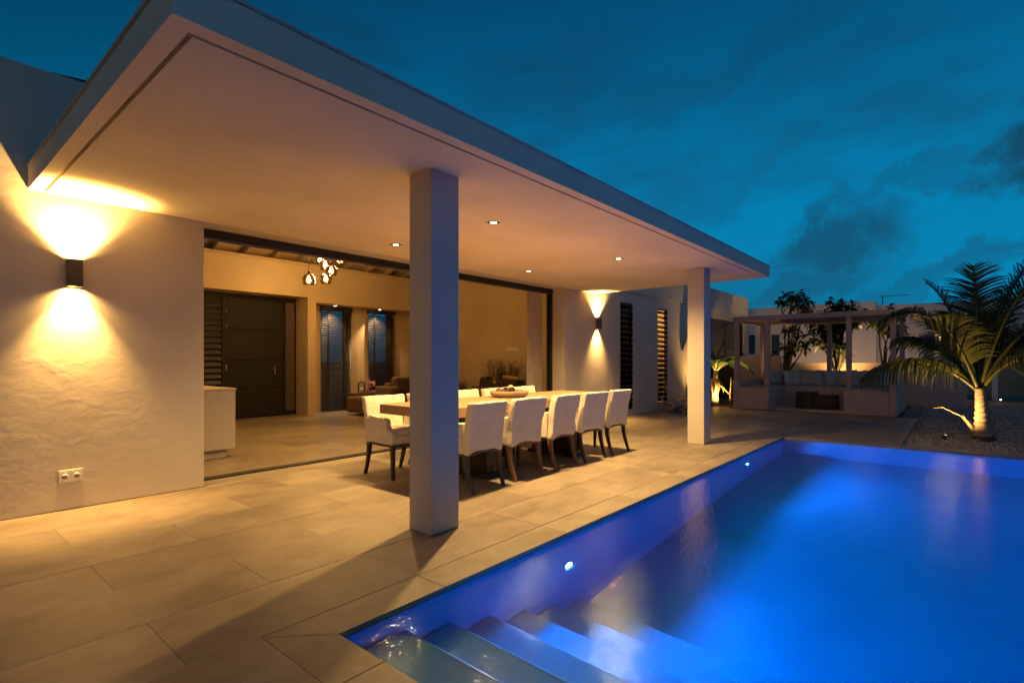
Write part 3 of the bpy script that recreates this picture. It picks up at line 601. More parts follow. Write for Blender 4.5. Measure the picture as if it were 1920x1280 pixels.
# sliding door of the wing with curtains behind
ws = MB(); a, b, z0, z1 = SD; y = YF + .1
for x in (a, a + 1.68, b - .07):
    ws.box(x, x + .07, y - .03, y + .03, z0 + .001, z1)
ws.box(a + .07, b - .07, y - .03, y + .03, z1 - .1, z1); ws.box(a + .07, b - .07, y - .03, y + .03, z0 + .001, .05); ws.box(b - .55, b - .5, y - .03, y + .03, .05, z1 - .1)
wsd = hpart(ws, 'wing_sliding_door', 'metal_dark')
def wavy(name, p0, p1, zb, zt, folds, amp, m, parent):
    q = MB(); n = folds * 8; p0 = Vector(p0); p1 = Vector(p1); d = (p1 - p0); nrm = Vector((-d.y, d.x)).normalized(); vs = []; fs = []; K = 7
    for j in range(K + 1):
        t = j / K
        for i in range(n + 1):
            s = i / n; o = math.sin(s * folds * 2 * math.pi + .5 * math.sin(t * 2 + s * 9)) * amp * (.75 + .25 * t) + .3 * amp * noise.noise(Vector((s * 9, t * 1.5, 2)))
            p = p0 + d * s + nrm * o; vs.append((p.x, p.y, zt + (zb - zt) * t))
    for j in range(K):
        for i in range(n): fs.append((j * (n + 1) + i, j * (n + 1) + i + 1, (j + 1) * (n + 1) + i + 1, (j + 1) * (n + 1) + i))
    q.add(vs, fs, True); o = q.build(name, m, parent); return o
tag(wavy('curtain', (a + .12, 6.25), (a + 1.55, 6.25), .03, 2.5, 11, .04, 'curtain', None), 'pale curtain hanging behind the wing glass door, beside the banana plant', 'curtain', 'curtains of the wing')
tag(wavy('curtain', (a + 1.95, 6.25), (a + 2.8, 6.25), .03, 2.5, 7, .04, 'curtain', None), 'narrow pale curtain behind the wing glass door, beside the pergola post', 'curtain', 'curtains of the wing')
mb = MB(); mb.box(a + .07, b - .07, y - .004, y + .004, .05, z1 - .1); o = mb.build('pane', 'glass', wsd); o.location = (-house.matrix_world_loc[0], -house.matrix_world_loc[1], 0)
tag(wavy('curtain', (7.98, 6.36), (8.40, 6.33), .03, HC - .02, 6, .035, 'curtain', None), 'bunched pale curtain at the end of the terrace opening', 'curtain')

# ------------------------------------------------------------------ wall lamps, downlights, sockets
def wall_lamp(x, z, label, e, ang, blend, core):
    t = Thing('wall_lamp', label, 'wall lamp', (x, YW, z), 0, 'up and down lights on the house wall')
    w, d, hh, th = .052, .095, .115, .006
    mb = MB(); mb.box(-w, w, -d, -d + th, -hh, hh); mb.box(-w, -w + th, -d + th, -.012, -hh, hh); mb.box(w - th, w, -d + th, -.012, -hh, hh); mb.box(-w + th, w - th, -.02, -.012, -hh, hh); mb.build('housing', 'lamp_metal', t, bevel=.0015)
    mb = MB(); mb.box(-.04, .04, -.012, -.0005, -.07, .07); mb.build('back_plate', 'lamp_metal', t)
    mb = MB(); mb.box(-w + th, w - th, -d + th, -.02, -.012, .012); mb.build('divider', 'lamp_metal', t)
    for s in (1, -1):
        mb = MB(); mb.tube([(0, -.055, s * .045), (0, -.055, s * .06)], .03, 16); mb.build('lens', 'spot_lens', t)
        light('wall_lamp_beam', 'SPOT', (0, -.055, s * .09), e * 1.3, WARM, t, .022, (0, 0.0, s), ang, blend)
        light('wall_lamp_core', 'SPOT', (0, -.055, s * .08), core * (1.7 if s > 0 else 1.0), WARM, t, .018, (0, 0.0, s), 104 if s > 0 else 80, 1.0)
wall_lamp(1.026, 2.02, 'box shaped up and down wall lamp above the power sockets', 40, 150, .9, 600)
wall_lamp(9.66, 2.05, 'box shaped up and down wall lamp beside the louvre window', 26, 100, .5, 420)

def downlight(x, y, label, e):
    t = Thing('ceiling_downlight', label, 'downlight', (x, y, HC), 0, 'square downlights in the terrace soffit')
    mb = MB(); s, i = .055, .042
    mb.box(-s, s, -s, -i, -.004, -.0008); mb.box(-s, s, i, s, -.004, -.0008); mb.box(-s, -i, -i, i, -.004, -.0008); mb.box(i, s, -i, i, -.004, -.0008); mb.build('frame', 'metal_dark', t)
    mb = MB(); mb.box(-i, i, -i, i, -.0022, -.0009); mb.build('plate', 'metal_dark', t)
    mb = MB(); mb.tube([(0, 0, -.0024), (0, 0, -.006)], .033, 18); mb.build('lens', 'down_disc', t)
    light('downlight_lamp', 'SPOT', (0, 0, -.03), e, WARM2, t, .034, (0, 0, -1), 148, 1.0)
downlight(3.97, 3.60, 'square downlight in soffit near the front column, pool side', 680); downlight(6.50, 3.57, 'square downlight in soffit near the rear column, pool side', 680)
downlight(3.97, 5.20, 'square downlight near the sliding door header, front column end', 190); downlight(6.50, 5.15, 'square downlight near the sliding door header, rear column end', 190)

sk = Thing('power_socket', 'white double power socket low on the plaster wall under the lamp', 'socket', (.927, YW, .235))
mb = MB(); mb.box(0, .165, -.012, -.0005, 0, .105); mb.build('plate', 'white_plastic', sk, bevel=.003)
for k in range(2):
    x = .042 + .081 * k
    mb = MB(); mb.box(x - .036, x + .036, -.016, -.0121, .016, .089); mb.tube([(x, -.0165, .0525), (x, -.0172, .0525)], .024, 20); ins = mb.build('insert', 'white_plastic', sk)
    mb = MB(); mb.tube([(x, -.0172, .0525), (x, -.0178, .0525)], .020, 20); mb.build('cup', 'socket_dark', ins)
    mb = MB()
    for dx in (-.009, 0, .009): mb.tube([(x + dx, -.0178, .0525), (x + dx, -.0184, .0525)], .003, 8)
    mb.build('pin_hole', 'metal_dark', ins)

# niche downlights, pendants, room spots
for (px_, py_), lb in (((645, 571.0), 'small downlight in the niche ceiling beside the first blind'), ((729, 578.5), 'small downlight in the niche ceiling beside the second blind')):
    p = onz(px_, py_, ZN); p.y = min(p.y, 11.75)
    t = Thing('niche_downlight', lb, 'downlight', (p.x, 11.72, ZN), 0, 'niche downlights')
    mb = MB(); mb.tube([(0, 0, -.0005), (0, 0, -.005)], .05, 20); mb.build('ring', 'white_plastic', t)
    mb = MB(); mb.tube([(0, 0, -.0052), (0, 0, -.008)], .036, 20); mb.build('lens', 'small_lens', t)
    light('niche_lamp', 'SPOT', (0, 0, -.03), 120, (1, .66, .30), t, .02, (0, .10, -1), 95, .6)
pts = [((579, 525), 'lowest amber glass pendant on its own long cord'), ((600, 487), 'amber glass pendant, highest in full view in the cluster'), ((610, 497), 'amber glass pendant overlapping the one above it in the cluster'),
       ((621, 508), 'amber glass pendant tucked behind its neighbour in the cluster'), ((611, 523), 'amber glass pendant hanging lowest inside the cluster'), ((641, 486), 'amber glass pendant half hidden by the dark door header')]
for i, ((px_, py_), lb) in enumerate(pts):
    p = onY(px_, py_, 9.3 + .18 * ((i * 2) % 3)); zc = 4.72
    t = Thing('pendant_lamp', lb, 'pendant lamp', tuple(p), 0, 'cluster of glass pendants')
    mb = MB(); mb.lathe([(.030, .118), (.075, .100), (.110, .055), (.120, 0), (.110, -.055), (.085, -.090), (.07, -.100)], 24); o = mb.build('globe', 'amber_glass', t)
    mb = MB(); mb.tube([(0, 0, .105), (0, 0, .165)], [.026, .018], 12); mb.build('socket_cap', 'metal_dark', t)
    mb = MB(); mb.tube([(0, 0, .15), (0, 0, zc - p.z)], .004, 6); mb.build('cord', 'metal_dark', t)
    mb = MB(); mb.lathe([(.001, -.060), (.032, -.038), (.040, -.004), (.022, .045), (.014, .085)], 12); mb.build('bulb', 'bulb', t)
    light('pendant_glow', 'POINT', (0, 0, -.135), 25, WARM, t, .03)
for (x, y, lb, e) in ((3.6, 7.6, 'room spotlight on the rafters over the kitchen island', 420), (5.3, 9.9, 'room spotlight on the rafters in front of the door', 90), (8.3, 8.2, 'room spotlight on the rafters near the end wall', 25), (1.2, 8.0, 'room spotlight on the rafters over the kitchen', 130)):
    z = 3.66 + (y - YI) / (9 - YI) * 1.29 - .22 if y < 9 else 4.95 - (y - 9) / 3.3 * 1.45 - .22
    t = Thing('room_spotlight', lb, 'spotlight', (x, y, z), 0, 'room spotlights on the rafters')
    mb = MB(); mb.tube([(0, 0, .0), (0, 0, .12)], .04, 16); mb.build('body', 'metal_dark', t)
    mb = MB(); mb.tube([(0, 0, .12), (0, 0, .24)], .008, 8); mb.build('stem', 'metal_dark', t)
    mb = MB(); mb.tube([(0, 0, -.002), (0, 0, .0)], .032, 16); mb.build('lens', 'small_lens', t)
    light('room_spot_lamp', 'SPOT', (0, 0, -.03), e, WARM, t, .03, (0, 0, -1), 84, .8)

# ------------------------------------------------------------------ living room furniture
isl = Thing('kitchen_island', 'pale kitchen island with thin worktop just inside the opening', 'kitchen island', (1.0, 7.35, 0))
mb = MB(); mb.box(.6, 2.985, 7.35, 8.35, .11, .885); mb.build('cabinet', 'island_paint', isl, bevel=.003, world=True)
mb = MB(); mb.box(.7, 2.90, 7.43, 8.27, .001, .109); mb.build('toe_kick', 'island_paint', isl, world=True)
mb = MB(); mb.box(.59, 2.995, 7.34, 8.36, .887, .907); mb.build('worktop', 'island_top', isl, bevel=.002, world=True)

sofa = Thing('corner_sofa', 'brown fabric corner sofa with a chaise in front of the window niche', 'sofa', (7.0, 10.6, 0))
def upholster(parent, name, x0, x1, y0, y1, z0, z1, m='sofa', r=.05, wr=.012, seed=1):
    vs, fs = rounded(x1 - x0, y1 - y0, z1 - z0, r, None, 5, ((x0 + x1) / 2, (y0 + y1) / 2, (z0 + z1) / 2), wr, seed)
    q = MB(); q.add(vs, fs, True); return q.build(name, m, parent, world=True)
upholster(sofa, 'chaise', 6.95, 7.85, 9.75, 11.0, .06, .43, r=.06); upholster(sofa, 'seat', 7.86, 9.35, 10.15, 11.0, .06, .43, r=.06, seed=2)
upholster(sofa, 'backrest', 8.20, 9.7, 11.02, 11.25, .06, .70, seed=3)
for i, (x0, x1) in enumerate(((8.22, 8.78), (8.80, 9.25), (9.27, 9.6))):
    upholster(sofa, 'back_cushion', x0, x1, 10.72, 11.0, .42, .86, r=.09, wr=.02, seed=5 + i)
upholster(sofa, 'armrest', 7.95, 8.19, 10.55, 11.25, .06, .62, seed=9); upholster(sofa, 'armrest', 9.45, 9.75, 9.75, 11.0, .06, .62, r=.07, seed=10); upholster(sofa, 'arm_cushion', 9.35, 9.7, 10.0, 10.3, .44, .86, r=.08, seed=12)
for x, y in ((7.0, 9.8), (7.75, 9.8), (9.65, 9.8), (8.3, 11.2)):
    mb = MB(); mb.box(x - .03, x + .03, y - .02, y + .04, .001, .07); mb.build('foot', 'leg_dark', sofa, world=True)
stb = Thing('side_table', 'low walnut block side table between the two blinds', 'table', (7.7, 11.5, 0))
mb = MB(); mb.box(7.64, 8.42, 11.48, 11.97, .001, .40); mb.build('body', 'walnut', stb, bevel=.004, world=True)
mb = MB(); mb.box(7.63, 8.43, 11.47, 11.975, .402, .44); mb.build('top', 'walnut', stb, bevel=.004, world=True)
dm = Thing('glass_dome', 'clear glass bell dome over a candle on the side table', 'glass dome', (7.82, 11.66, .441))
mb = MB(); mb.lathe([(.095, .012), (.095, .20), (.085, .25), (.055, .285), (.001, .30)], 24); mb.build('dome', 'glass', dm)
mb = MB(); mb.lathe([(.001, .30), (.012, .305), (.012, .325), (.001, .335)], 12); mb.build('knob', 'glass', dm)
mb = MB(); mb.lathe([(.001, 0), (.11, 0), (.11, .010), (.001, .0115)], 24); mb.build('base', 'walnut', dm)
cn = MB(); cn.lathe([(.001, 0), (.045, 0), (.045, .11), (.02, .115), (.001, .112)], 20); o = cn.build('candle', 'candle'); o.location = (7.82, 11.66, .453); tag(o, 'cream pillar candle under the glass dome', 'candle')
fv = Thing('flower_vase', 'pink flowers in a small glass vase on the books', 'flowers', (8.10, 11.62, .50))
mb = MB(); mb.lathe([(.001, 0), (.03, 0), (.045, .04), (.03, .09), (.034, .10)], 16); mb.build('vase', 'glass', fv)
for k in range(26):
    r_ = random.Random(50 + k); d = Vector((r_.gauss(0, .07), r_.gauss(0, .06), .17 + r_.gauss(0, .05))); q = MB()
    if k < 8: q.tube([(0, 0, .03), d * .6 + Vector((0, 0, .02)), d], .002, 5); q.build('stem', 'leaf_dark', fv); q = MB()
    for a in range(5):
        an = a * 1.257 + r_.random(); q.blob(d + Vector((math.cos(an) * .016, math.sin(an) * .016, r_.gauss(0, .005))), (.014, .014, .009), k, .3, 2, 6, 4)
    q.build('blossom', 'pink', fv)
for i, (w, d, hh, m_, lb) in enumerate(((.30, .21, .03, 'book_b', 'blue book lying on the side table, lowest of the stack'), (.26, .19, .026, 'book_a', 'red book on top of the blue one'))):
    t = Thing('book', lb, 'book', (8.15, 11.63, .441 + (0 if i == 0 else .0312)), R(6 - 14 * i))
    mb = MB(); mb.box(-w / 2, w / 2, -d / 2, d / 2, 0, .003); mb.box(-w / 2, w / 2, -d / 2, d / 2, hh - .003, hh); mb.box(-w / 2, -w / 2 + .004, -d / 2, d / 2, .003, hh - .003); mb.build('cover', m_, t)
    mb = MB(); mb.box(-w / 2 + .005, w / 2 - .005, -d / 2 + .005, d / 2 - .005, .0031, hh - .0031); mb.build('pages', 'paper', t)
fv.ob.location.z = .441 + .0312 + .027
# console with dry arrangement at the end wall
con = Thing('console_table', 'dark wooden console against the golden end wall', 'console', (9.6, 8.6, 0))
mb = MB(); mb.box(9.50, 9.96, 7.85, 9.35, .56, .62); mb.build('top', 'walnut', con, bevel=.004, world=True)
for (x, y) in ((9.53, 7.9), (9.9, 7.9), (9.53, 9.27), (9.9, 9.27)):
    mb = MB(); mb.box(x - .025, x + .035, y - .025, y + .05, .001, .559); mb.build('leg', 'walnut', con, world=True)
tr = Thing('wooden_trough', 'rough dark wooden trough holding dry twigs on the console', 'trough', (9.7, 8.5, .622))
mb = MB(); mb.box(9.56, 9.88, 7.95, 9.15, .622, .65); mb.box(9.56, 9.58, 7.95, 9.15, .65, .80); mb.box(9.86, 9.88, 7.95, 9.15, .65, .80); mb.box(9.58, 9.86, 7.95, 7.97, .65, .80); mb.box(9.58, 9.86, 9.13, 9.15, .65, .80); mb.build('box', 'bark_dark', tr, bevel=.006, world=True)
tw = Thing('dry_twigs', 'bundle of dry branching twigs standing in the dark trough', 'twigs', (9.7, 8.55, .655))
rt = random.Random(11)
for k in range(60):
    b0 = Vector((rt.uniform(-.08, .08), rt.uniform(-.35, .35), 0)); lean = Vector((rt.uniform(-.12, .1), b0.y * .9 + rt.uniform(-.25, .25), rt.uniform(.35, .66))); q = MB()
    pts_ = [b0 + lean * s + Vector((rt.uniform(-.02, .02), rt.uniform(-.03, .03), 0)) * (s > 0) for s in (0, .35, .7, 1)]; q.tube(pts_, [.006, .005, .0035, .002], 5)
    for j in range(5):
        s = rt.uniform(.35, .95); p0 = b0 + lean * s; q.tube([p0, p0 + Vector((rt.uniform(-.06, .06), rt.uniform(-.13, .13), rt.uniform(.05, .16)))], [.0035, .0015], 4)
    q.build('twig', 'twig', tw)
drk = Thing('dried_coral', 'dark knobbly dried coral lying in the trough end', 'coral', (9.72, 9.0, .70)); q = MB()
for k in range(12): q.blob((rt.uniform(-.1, .1), rt.uniform(-.1, .18), rt.uniform(0, .18)), rt.uniform(.03, .06), k, .5, 3, 8, 6)
q.build('body', 'bark_dark', drk)
ylw = MB(); ylw.add(*(lambda v, f: (v, f))(*rounded(.10, .5, .10, .045, lambda p: (p.x + .15 * p.y * p.y, p.y, p.z * (1 - 1.2 * abs(p.y)) + .10 * p.y), 5)), True)
o = ylw.build('palm_spathe', 'yellow'); o.location = (9.62, 8.18, .86); tag(o, 'curved yellow dried palm spathe lying across the trough', 'palm spathe')
st = MB(); sv = []
for k in range(10):
    a = k * math.pi / 5; r_ = .075 if k % 2 == 0 else .028; sv.append((0, math.cos(a) * r_, math.sin(a) * r_))
sv += [(-.016, 0, 0), (.008, 0, 0)]; st.add(sv, [(k, (k + 1) % 10, 10) for k in range(10)] + [((k + 1) % 10, k, 11) for k in range(10)]); o = st.build('starfish', 'yellow'); o.location = (9.545, 8.63, .74); tag(o, 'small yellow starfish leaning on the trough front', 'starfish')
sw = Thing('switch_plate', 'white row of light switches on the golden end wall', 'switch', (10.0, 8.44, 1.55))
mb = MB(); mb.box(-.012, -.0005, -.19, .19, -.045, .045); mb.build('plate', 'white_plastic', sw, bevel=.002)
for k in range(5):
    mb = MB(); mb.box(-.016, -.0122, -.175 + .072 * k, -.113 + .072 * k, -.032, .032); mb.build('rocker', 'white_plastic', sw)

# ------------------------------------------------------------------ dining set
tb = Thing('dining_table', 'long thick topped wooden dining table on the terrace', 'table', (5.05, 4.23, 0))
TX0, TX1, TY0, TY1, TZ = 3.39, 6.75, 3.735, 4.72, .81
mb = MB(); mb.box(TX0, TX1, TY0, TY1, TZ - .10, TZ); mb.build('tabletop', 'table_wood', tb, bevel=.004, world=True)
for x in (4.25, 5.9):
    mb = MB(); mb.box(x - .06, x + .06, 3.90, 4.56, .05, TZ - .101); mb.build('pedestal', 'table_base', tb, bevel=.004, world=True)
    mb = MB(); mb.box(x - .12, x + .12, 3.86, 4.6, .001, .049); mb.build('foot', 'table_base', tb, bevel=.004, world=True)
mb = MB(); mb.box(4.311, 5.839, 4.16, 4.30, .22, .34); mb.build('stretcher', 'table_base', tb, bevel=.004, world=True)

def make_chair(seed, legm, label):
    t = Thing('dining_chair', label, 'chair', (0, 0, 0), 0, 'white dining chairs round the table')
    W, D = .54, .54
    def bend(p):
        z = p.z; k = (z + .26) / .52
        x, y = p.x * (.95 + .05 * k), p.y - .085 * k * k + .012 * math.cos(p.x / .27 * 1.5)
        if z < -.15: z += .035 * math.cos(p.x / .27 * math.pi / 2)       # arched lower edge of the cover
        z += .004 * noise.noise(Vector((p.x * 7, seed, 0)))
        return (x, y, z)
    vs, fs = rounded(W, .085, .51, .020, bend, 7, (0, -.235, .615), .013, seed); q = MB(); q.add(vs, fs, True); q.build('backrest', 'linen', t)
    vs, fs = rounded(W - .07, .47, .10, .025, None, 4, (0, .015, .42), .008, seed + 1); q = MB(); q.add(vs, fs, True); q.build('seat', 'linen', t)
    vs, fs = rounded(W - .15, .44, .07, .03, lambda p: (p.x, p.y, p.z + .012 * math.cos(p.x * 6) * math.cos(p.y * 6)), 4, (0, .03, .497), .008, seed + 2); q = MB(); q.add(vs, fs, True); q.build('seat_cushion', 'linen', t)
    prof = [(-.20, .375), (.24, .375), (.262, .40), (.262, .50), (.225, .525), (.175, .535), (.155, .56), (.148, .62), (.12, .648), (.07, .655), (-.20, .675)]
    for s in (-1, 1):
        q = MB(); x0, x1 = (s * (W / 2 - .002), s * (W / 2 - .072)); q.extrude_x(prof, min(x0, x1), max(x0, x1)); q.build('armrest', 'linen', t, bevel=.016, seg=3)
    q = MB(); n = 9; rail = []
    for i in range(n):
        x = -W / 2 + .02 + (W - .04) * i / (n - 1); rail.append((x, -.235, .352 + .030 * math.cos(x / (W / 2) * math.pi / 2)))
    q.tube(rail, .019, 8); q.build('rear_rail', legm, t)
    q = MB(); q.box(-W / 2 + .03, W / 2 - .03, .225, .25, .345, .375); q.box(-W / 2 + .02, -W / 2 + .045, -.22, .225, .35, .375); q.box(W / 2 - .045, W / 2 - .02, -.22, .225, .35, .375); q.build('seat_rail', legm, t)
    def leg(x, y0, dy, curve):
        q = MB(); K = 6; vs = []; fs = []
        for j in range(K + 1):
            k = j / K; z = .37 * (1 - k) + .001 * k; w = .023 * (1 - .38 * k); yy = y0 + dy * k ** curve
            vs += [(x - w, yy - w, z), (x + w, yy - w, z), (x + w, yy + w, z), (x - w, yy + w, z)]
        for j in range(K):
            for i in range(4): fs.append((j * 4 + i, (j + 1) * 4 + i, (j + 1) * 4 + (i + 1) % 4, j * 4 + (i + 1) % 4))
        fs += [(0, 1, 2, 3), (K * 4 + 3, K * 4 + 2, K * 4 + 1, K * 4)]
        q.add(vs, fs); q.build('leg', legm, t)
    for s in (-1, 1):
        leg(s * (W / 2 - .035), -.225, -.09, 1.8); leg(s * (W / 2 - .035), .225, .012, 1)
    return t
# pool side, backs to the pool; rear feet stand near y = 3.53
xc = [3.80, 4.49, 5.17, 5.85, 6.51]
names = ['first', 'second', 'third', 'fourth', 'fifth']
cd_ = make_chair(3, 'leg_dark', 'x'); cb_ = make_chair(8, 'leg_lit_brown', 'x')
first_d = first_b = True
for i, x in enumerate(xc):
    lb = 'white upholstered chair backed to the pool, ' + names[i] + ' from the front column' + (', legs coloured lit brown' if i in (1, 2) else ', dark legs')
    loc = (x, 3.845 + rnd.uniform(-.015, .015), 0); rz = rnd.uniform(-.055, .055)
    if i in (1, 2):
        if first_b: cb_.ob.location = loc; cb_.ob.rotation_euler = (0, 0, rz); cb_.ob['label'] = lb; first_b = False
        else: copy_thing(cb_, loc, rz, lb)
    elif first_d: cd_.ob.location = loc; cd_.ob.rotation_euler = (0, 0, rz); cd_.ob['label'] = lb; first_d = False
    else: copy_thing(cd_, loc, rz, lb)
xh = [3.70, 4.40, 5.06, 5.73, 6.38]
hl = ['white armchair with dark legs at the table corner, its side towards the kitchen island'] + ['white upholstered chair backed to the living room, %s along from the corner armchair' % n for n in names[:4]]
for i, x in enumerate(xh):
    copy_thing(cd_, (x, 4.79 if i == 0 else 4.86, 0), math.pi + (R(-3) if i == 0 else rnd.uniform(-.04, .04)), hl[i])
# bowl with cones and shells
bp_ = onz(955, 744, TZ); bx, by = bp_.x, min(bp_.y, 4.5)
bw = MB(); bw.lathe([(.001, .0), (.17, .0), (.215, .03), (.225, .075), (.210, .08), (.195, .045), (.15, .02), (.001, .02)], 36)
for i, v in enumerate(bw.v): bw.v[i] = (v[0] * 1.15, v[1], v[2])
o = bw.build('bowl', 'bowl_wood'); o.location = (bx, by, TZ + .0005); o.rotation_euler = (0, 0, R(-20)); tag(o, 'shallow oval wooden bowl of cones and shells on the table', 'bowl')
rb = random.Random(5)
def cone(loc, s, label):
    q = MB(); vs = []
    for j in range(9):
        z = -s + 2 * s * j / 8; r_ = s * .75 * math.sqrt(max(.03, 1 - (z / s * .93) ** 2)) + .002
        for k in range(8):
            a = (k + (j % 2) * .5) * math.pi / 4; c = Vector((math.cos(a) * r_, math.sin(a) * r_, z)); d = Vector((math.cos(a), math.sin(a), .5)).normalized() * s * .28; w = Vector((-math.sin(a), math.cos(a), 0)) * s * .24
            q.add([c * .55 + w * .4, c * .55 - w * .4, c + d * .5 - w, c + d, c + d * .5 + w], [(0, 1, 2, 3, 4)])
    q.blob((0, 0, 0), (s * .55, s * .55, s * .95), 1, .1, 2, 8, 6)
    o = q.build('pine_cone', 'shell_brown'); o.location = loc; o.rotation_euler = (rb.uniform(.8, 1.6), 0, rb.uniform(0, 6)); tag(o, label, 'pine cone', 'cones in the bowl')
for i, (dx, dy, s) in enumerate(((-.14, .03, .05), (-.02, -.05, .055), (.02, .08, .05), (-.07, -.09, .04), (.17, -.03, .04))):
    cone((bx + dx, by + dy, TZ + .03 + s * .8), s, 'brown pine cone lying in the wooden bowl')
for i, (dx, dy, s, m_) in enumerate(((.07, .0, .055, 'shell_pale'), (.12, .07, .045, 'shell_pale'), (.1, -.09, .04, 'shell_brown'), (-.1, .1, .042, 'shell_pale'), (-.17, -.05, .035, 'shell_brown'), (.04, -.12, .035, 'shell_pale'), (.05, .02, .045, 'shell_pale'))):
    q = MB(); q.blob((0, 0, 0), (s, s * .85, s * .75), i + 3, .22, 1.6, 12, 8); o = q.build('seed_pod', m_); o.location = (bx + dx, by + dy, TZ + .025 + s * .8 + (.055 if i == 6 else 0)); tag(o, 'smooth rounded %s pod lying among the cones in the bowl' % ('pale' if m_ == 'shell_pale' else 'brown'), 'seed pod', 'pods in the bowl')

# ------------------------------------------------------------------ garden lounge: masonry bench, pergola, cushions
BX0, BX1, BY0, BY1 = 14.58, 17.15, 1.035, 4.58
bn = Thing('masonry_bench', 'built in U shaped plaster bench under the pergola', 'bench', (BX0, 2.8, 0))
def bpart(name, b, m='bench_plaster', bev=.01):
    q = MB(); q.box(*b); return q.build(name, m, bn, bevel=bev, world=True)
bpart('arm_seat', (BX0, 16.2, 3.70, 4.43, .001, .56)); bpart('arm_seat', (BX0, 16.2, 1.185, 2.05, .001, .56)); bpart('back_seat', (16.202, 17.0, 1.185, 4.43, .001, .56))
bpart('side_wall', (BX0, BX1, 4.432, BY1, .001, .74)); bpart('side_wall', (BX0, BX1, BY0, 1.183, .001, .74)); bpart('back_wall', (17.002, BX1, 1.185, 4.43, .001, .74)); bpart('plinth', (BX0 + .03, 16.2, 2.052, 3.698, .001, .05))
pg = Thing('pergola', 'mauve painted slatted pergola over the masonry bench', 'pergola', (BX0, 2.8, 0))
def gpart(name, b, bev=.004):
    q = MB(); q.box(*b); return q.build(name, 'pergola_paint', pg, bevel=bev, world=True)
PT = 2.43
for y, z in ((4.50, .742), (3.74, .562), (1.955, .562), (1.105, .742)): gpart('post', (BX0 + .01, BX0 + .12, y - .055, y + .055, z, PT - .122))
for y, z in ((4.51, .742), (2.75, .742), (1.10, .742)): gpart('post', (17.03, 17.14, y - .055, y + .055, z, PT - .122))
gpart('beam', (BX0, BX0 + .12, 1.03, 4.60, PT - .12, PT)); gpart('beam', (17.03, 17.15, 1.03, 4.60, PT - .12, PT)); gpart('beam', (BX0 + .121, 17.029, 4.50, 4.60, PT - .12, PT)); gpart('beam', (BX0 + .121, 17.029, 1.03, 1.13, PT - .12, PT))
q = MB(); q.box(BX0 + .122, 17.028, -.018, .018, -.05, .05); me = q.mesh('slat'); me.materials.append(MATS['pergola_paint'])
y = 1.21
while y < 4.45:
    o = bpy.data.objects.new('slat', me); col.objects.link(o); o.parent = pg.ob; o.location = (-BX0, y - 2.8, PT - .055); y += .105
cu = [(4.12, 0), (3.62, 0), (3.38, 0), (3.10, 1), (2.80, 0), (2.60, 0), (2.30, 1), (2.02, 0), (1.78, 0), (1.52, 0), (1.30, 0)]
ordn = ['first', 'second', 'third', 'fourth', 'fifth', 'sixth', 'seventh', 'eighth', 'ninth', 'tenth', 'eleventh']
def pillow(w, h, th, seed):
    q = MB(); n = 12; vs = []; fs = []
    for side in (-1, 1):
        for j in range(n + 1):
            for i in range(n + 1):
                u, v = -1 + 2 * i / n, -1 + 2 * j / n
                b = (max(0, 1 - abs(u) ** 2.6) * max(0, 1 - abs(v) ** 2.6)) ** .55; pinch = 1 - .07 * (1 - abs(v)) * abs(u) ** 3; pv = 1 - .07 * (1 - abs(u)) * abs(v) ** 3
                vs.append((side * th / 2 * b * (1 + .2 * noise.noise(Vector((u * 2, v * 2, seed)))), u * w / 2 * pinch, v * h / 2 * pv + .01 * noise.noise(Vector((u, v, seed * 3)))))
    m_ = (n + 1) ** 2
    for side in (0, 1):
        for j in range(n):
            for i in range(n):
                f = (side * m_ + j * (n + 1) + i, side * m_ + j * (n + 1) + i + 1, side * m_ + (j + 1) * (n + 1) + i + 1, side * m_ + (j + 1) * (n + 1) + i); fs.append(f if side else f[::-1])
    q.add(vs, fs, True); return q
for i, (y, k) in enumerate(cu):
    q = pillow(.45 if not k else .54, .45, .16, i * 1.7); o = q.build('cushion', 'cushion_b' if k else 'cushion_a'); o.location = (16.80 + rnd.uniform(-.05, .03) - (.1 if k else 0), y, .56 + .225); o.rotation_euler = (rnd.uniform(-.10, .10), R(14) + rnd.uniform(-.05, .1), (.55 if i < 6 else -.5) * (0 if k else 1) + rnd.uniform(-.1, .1))
    tag(o, '%s cushion leaning on the bench back, %s from the lantern' % ('grey' if k else 'blue grey', ordn[i]), 'cushion', 'cushions along the masonry bench')
for i, (px_, py_, r_, hh, lb) in enumerate(((1514, 764, .255, .42, 'taller dark log stump table inside the bench'), (1549, 766, .27, .36, 'shorter dark log stump table inside the bench'))):
    p = onz(px_, py_, .05); t = Thing('stump_table', lb, 'stump table', (p.x, p.y, .051)); q = MB(); n = 28; prof = []
    for zz in [0, .2, .4, .6, .8, 1]:
        for k in range(n):
            a = 2 * math.pi * k / n; rr = r_ * (1 + .05 * math.sin(k * 5.1 + i) + .05 * noise.noise(Vector((math.cos(a) * 3, math.sin(a) * 3, zz * 2 + i * 5)))) * (1.04 - .06 * zz); prof.append((rr * math.cos(a), rr * math.sin(a), zz * hh))
    fs = [(j * n + k, j * n + (k + 1) % n, (j + 1) * n + (k + 1) % n, (j + 1) * n + k) for j in range(5) for k in range(n)]; q.add(prof, fs, False); q.add(prof[:n], [tuple(range(n - 1, -1, -1))]); q.build('bark', 'bark_dark', t)
    q = MB(); q.add([(x * .985, y_ * .985, hh - .0005) for x, y_, z_ in prof[-n:]], [tuple(range(n))]); q.build('top', 'driftwood', t)
p = onX(1431, 700, 16.45)
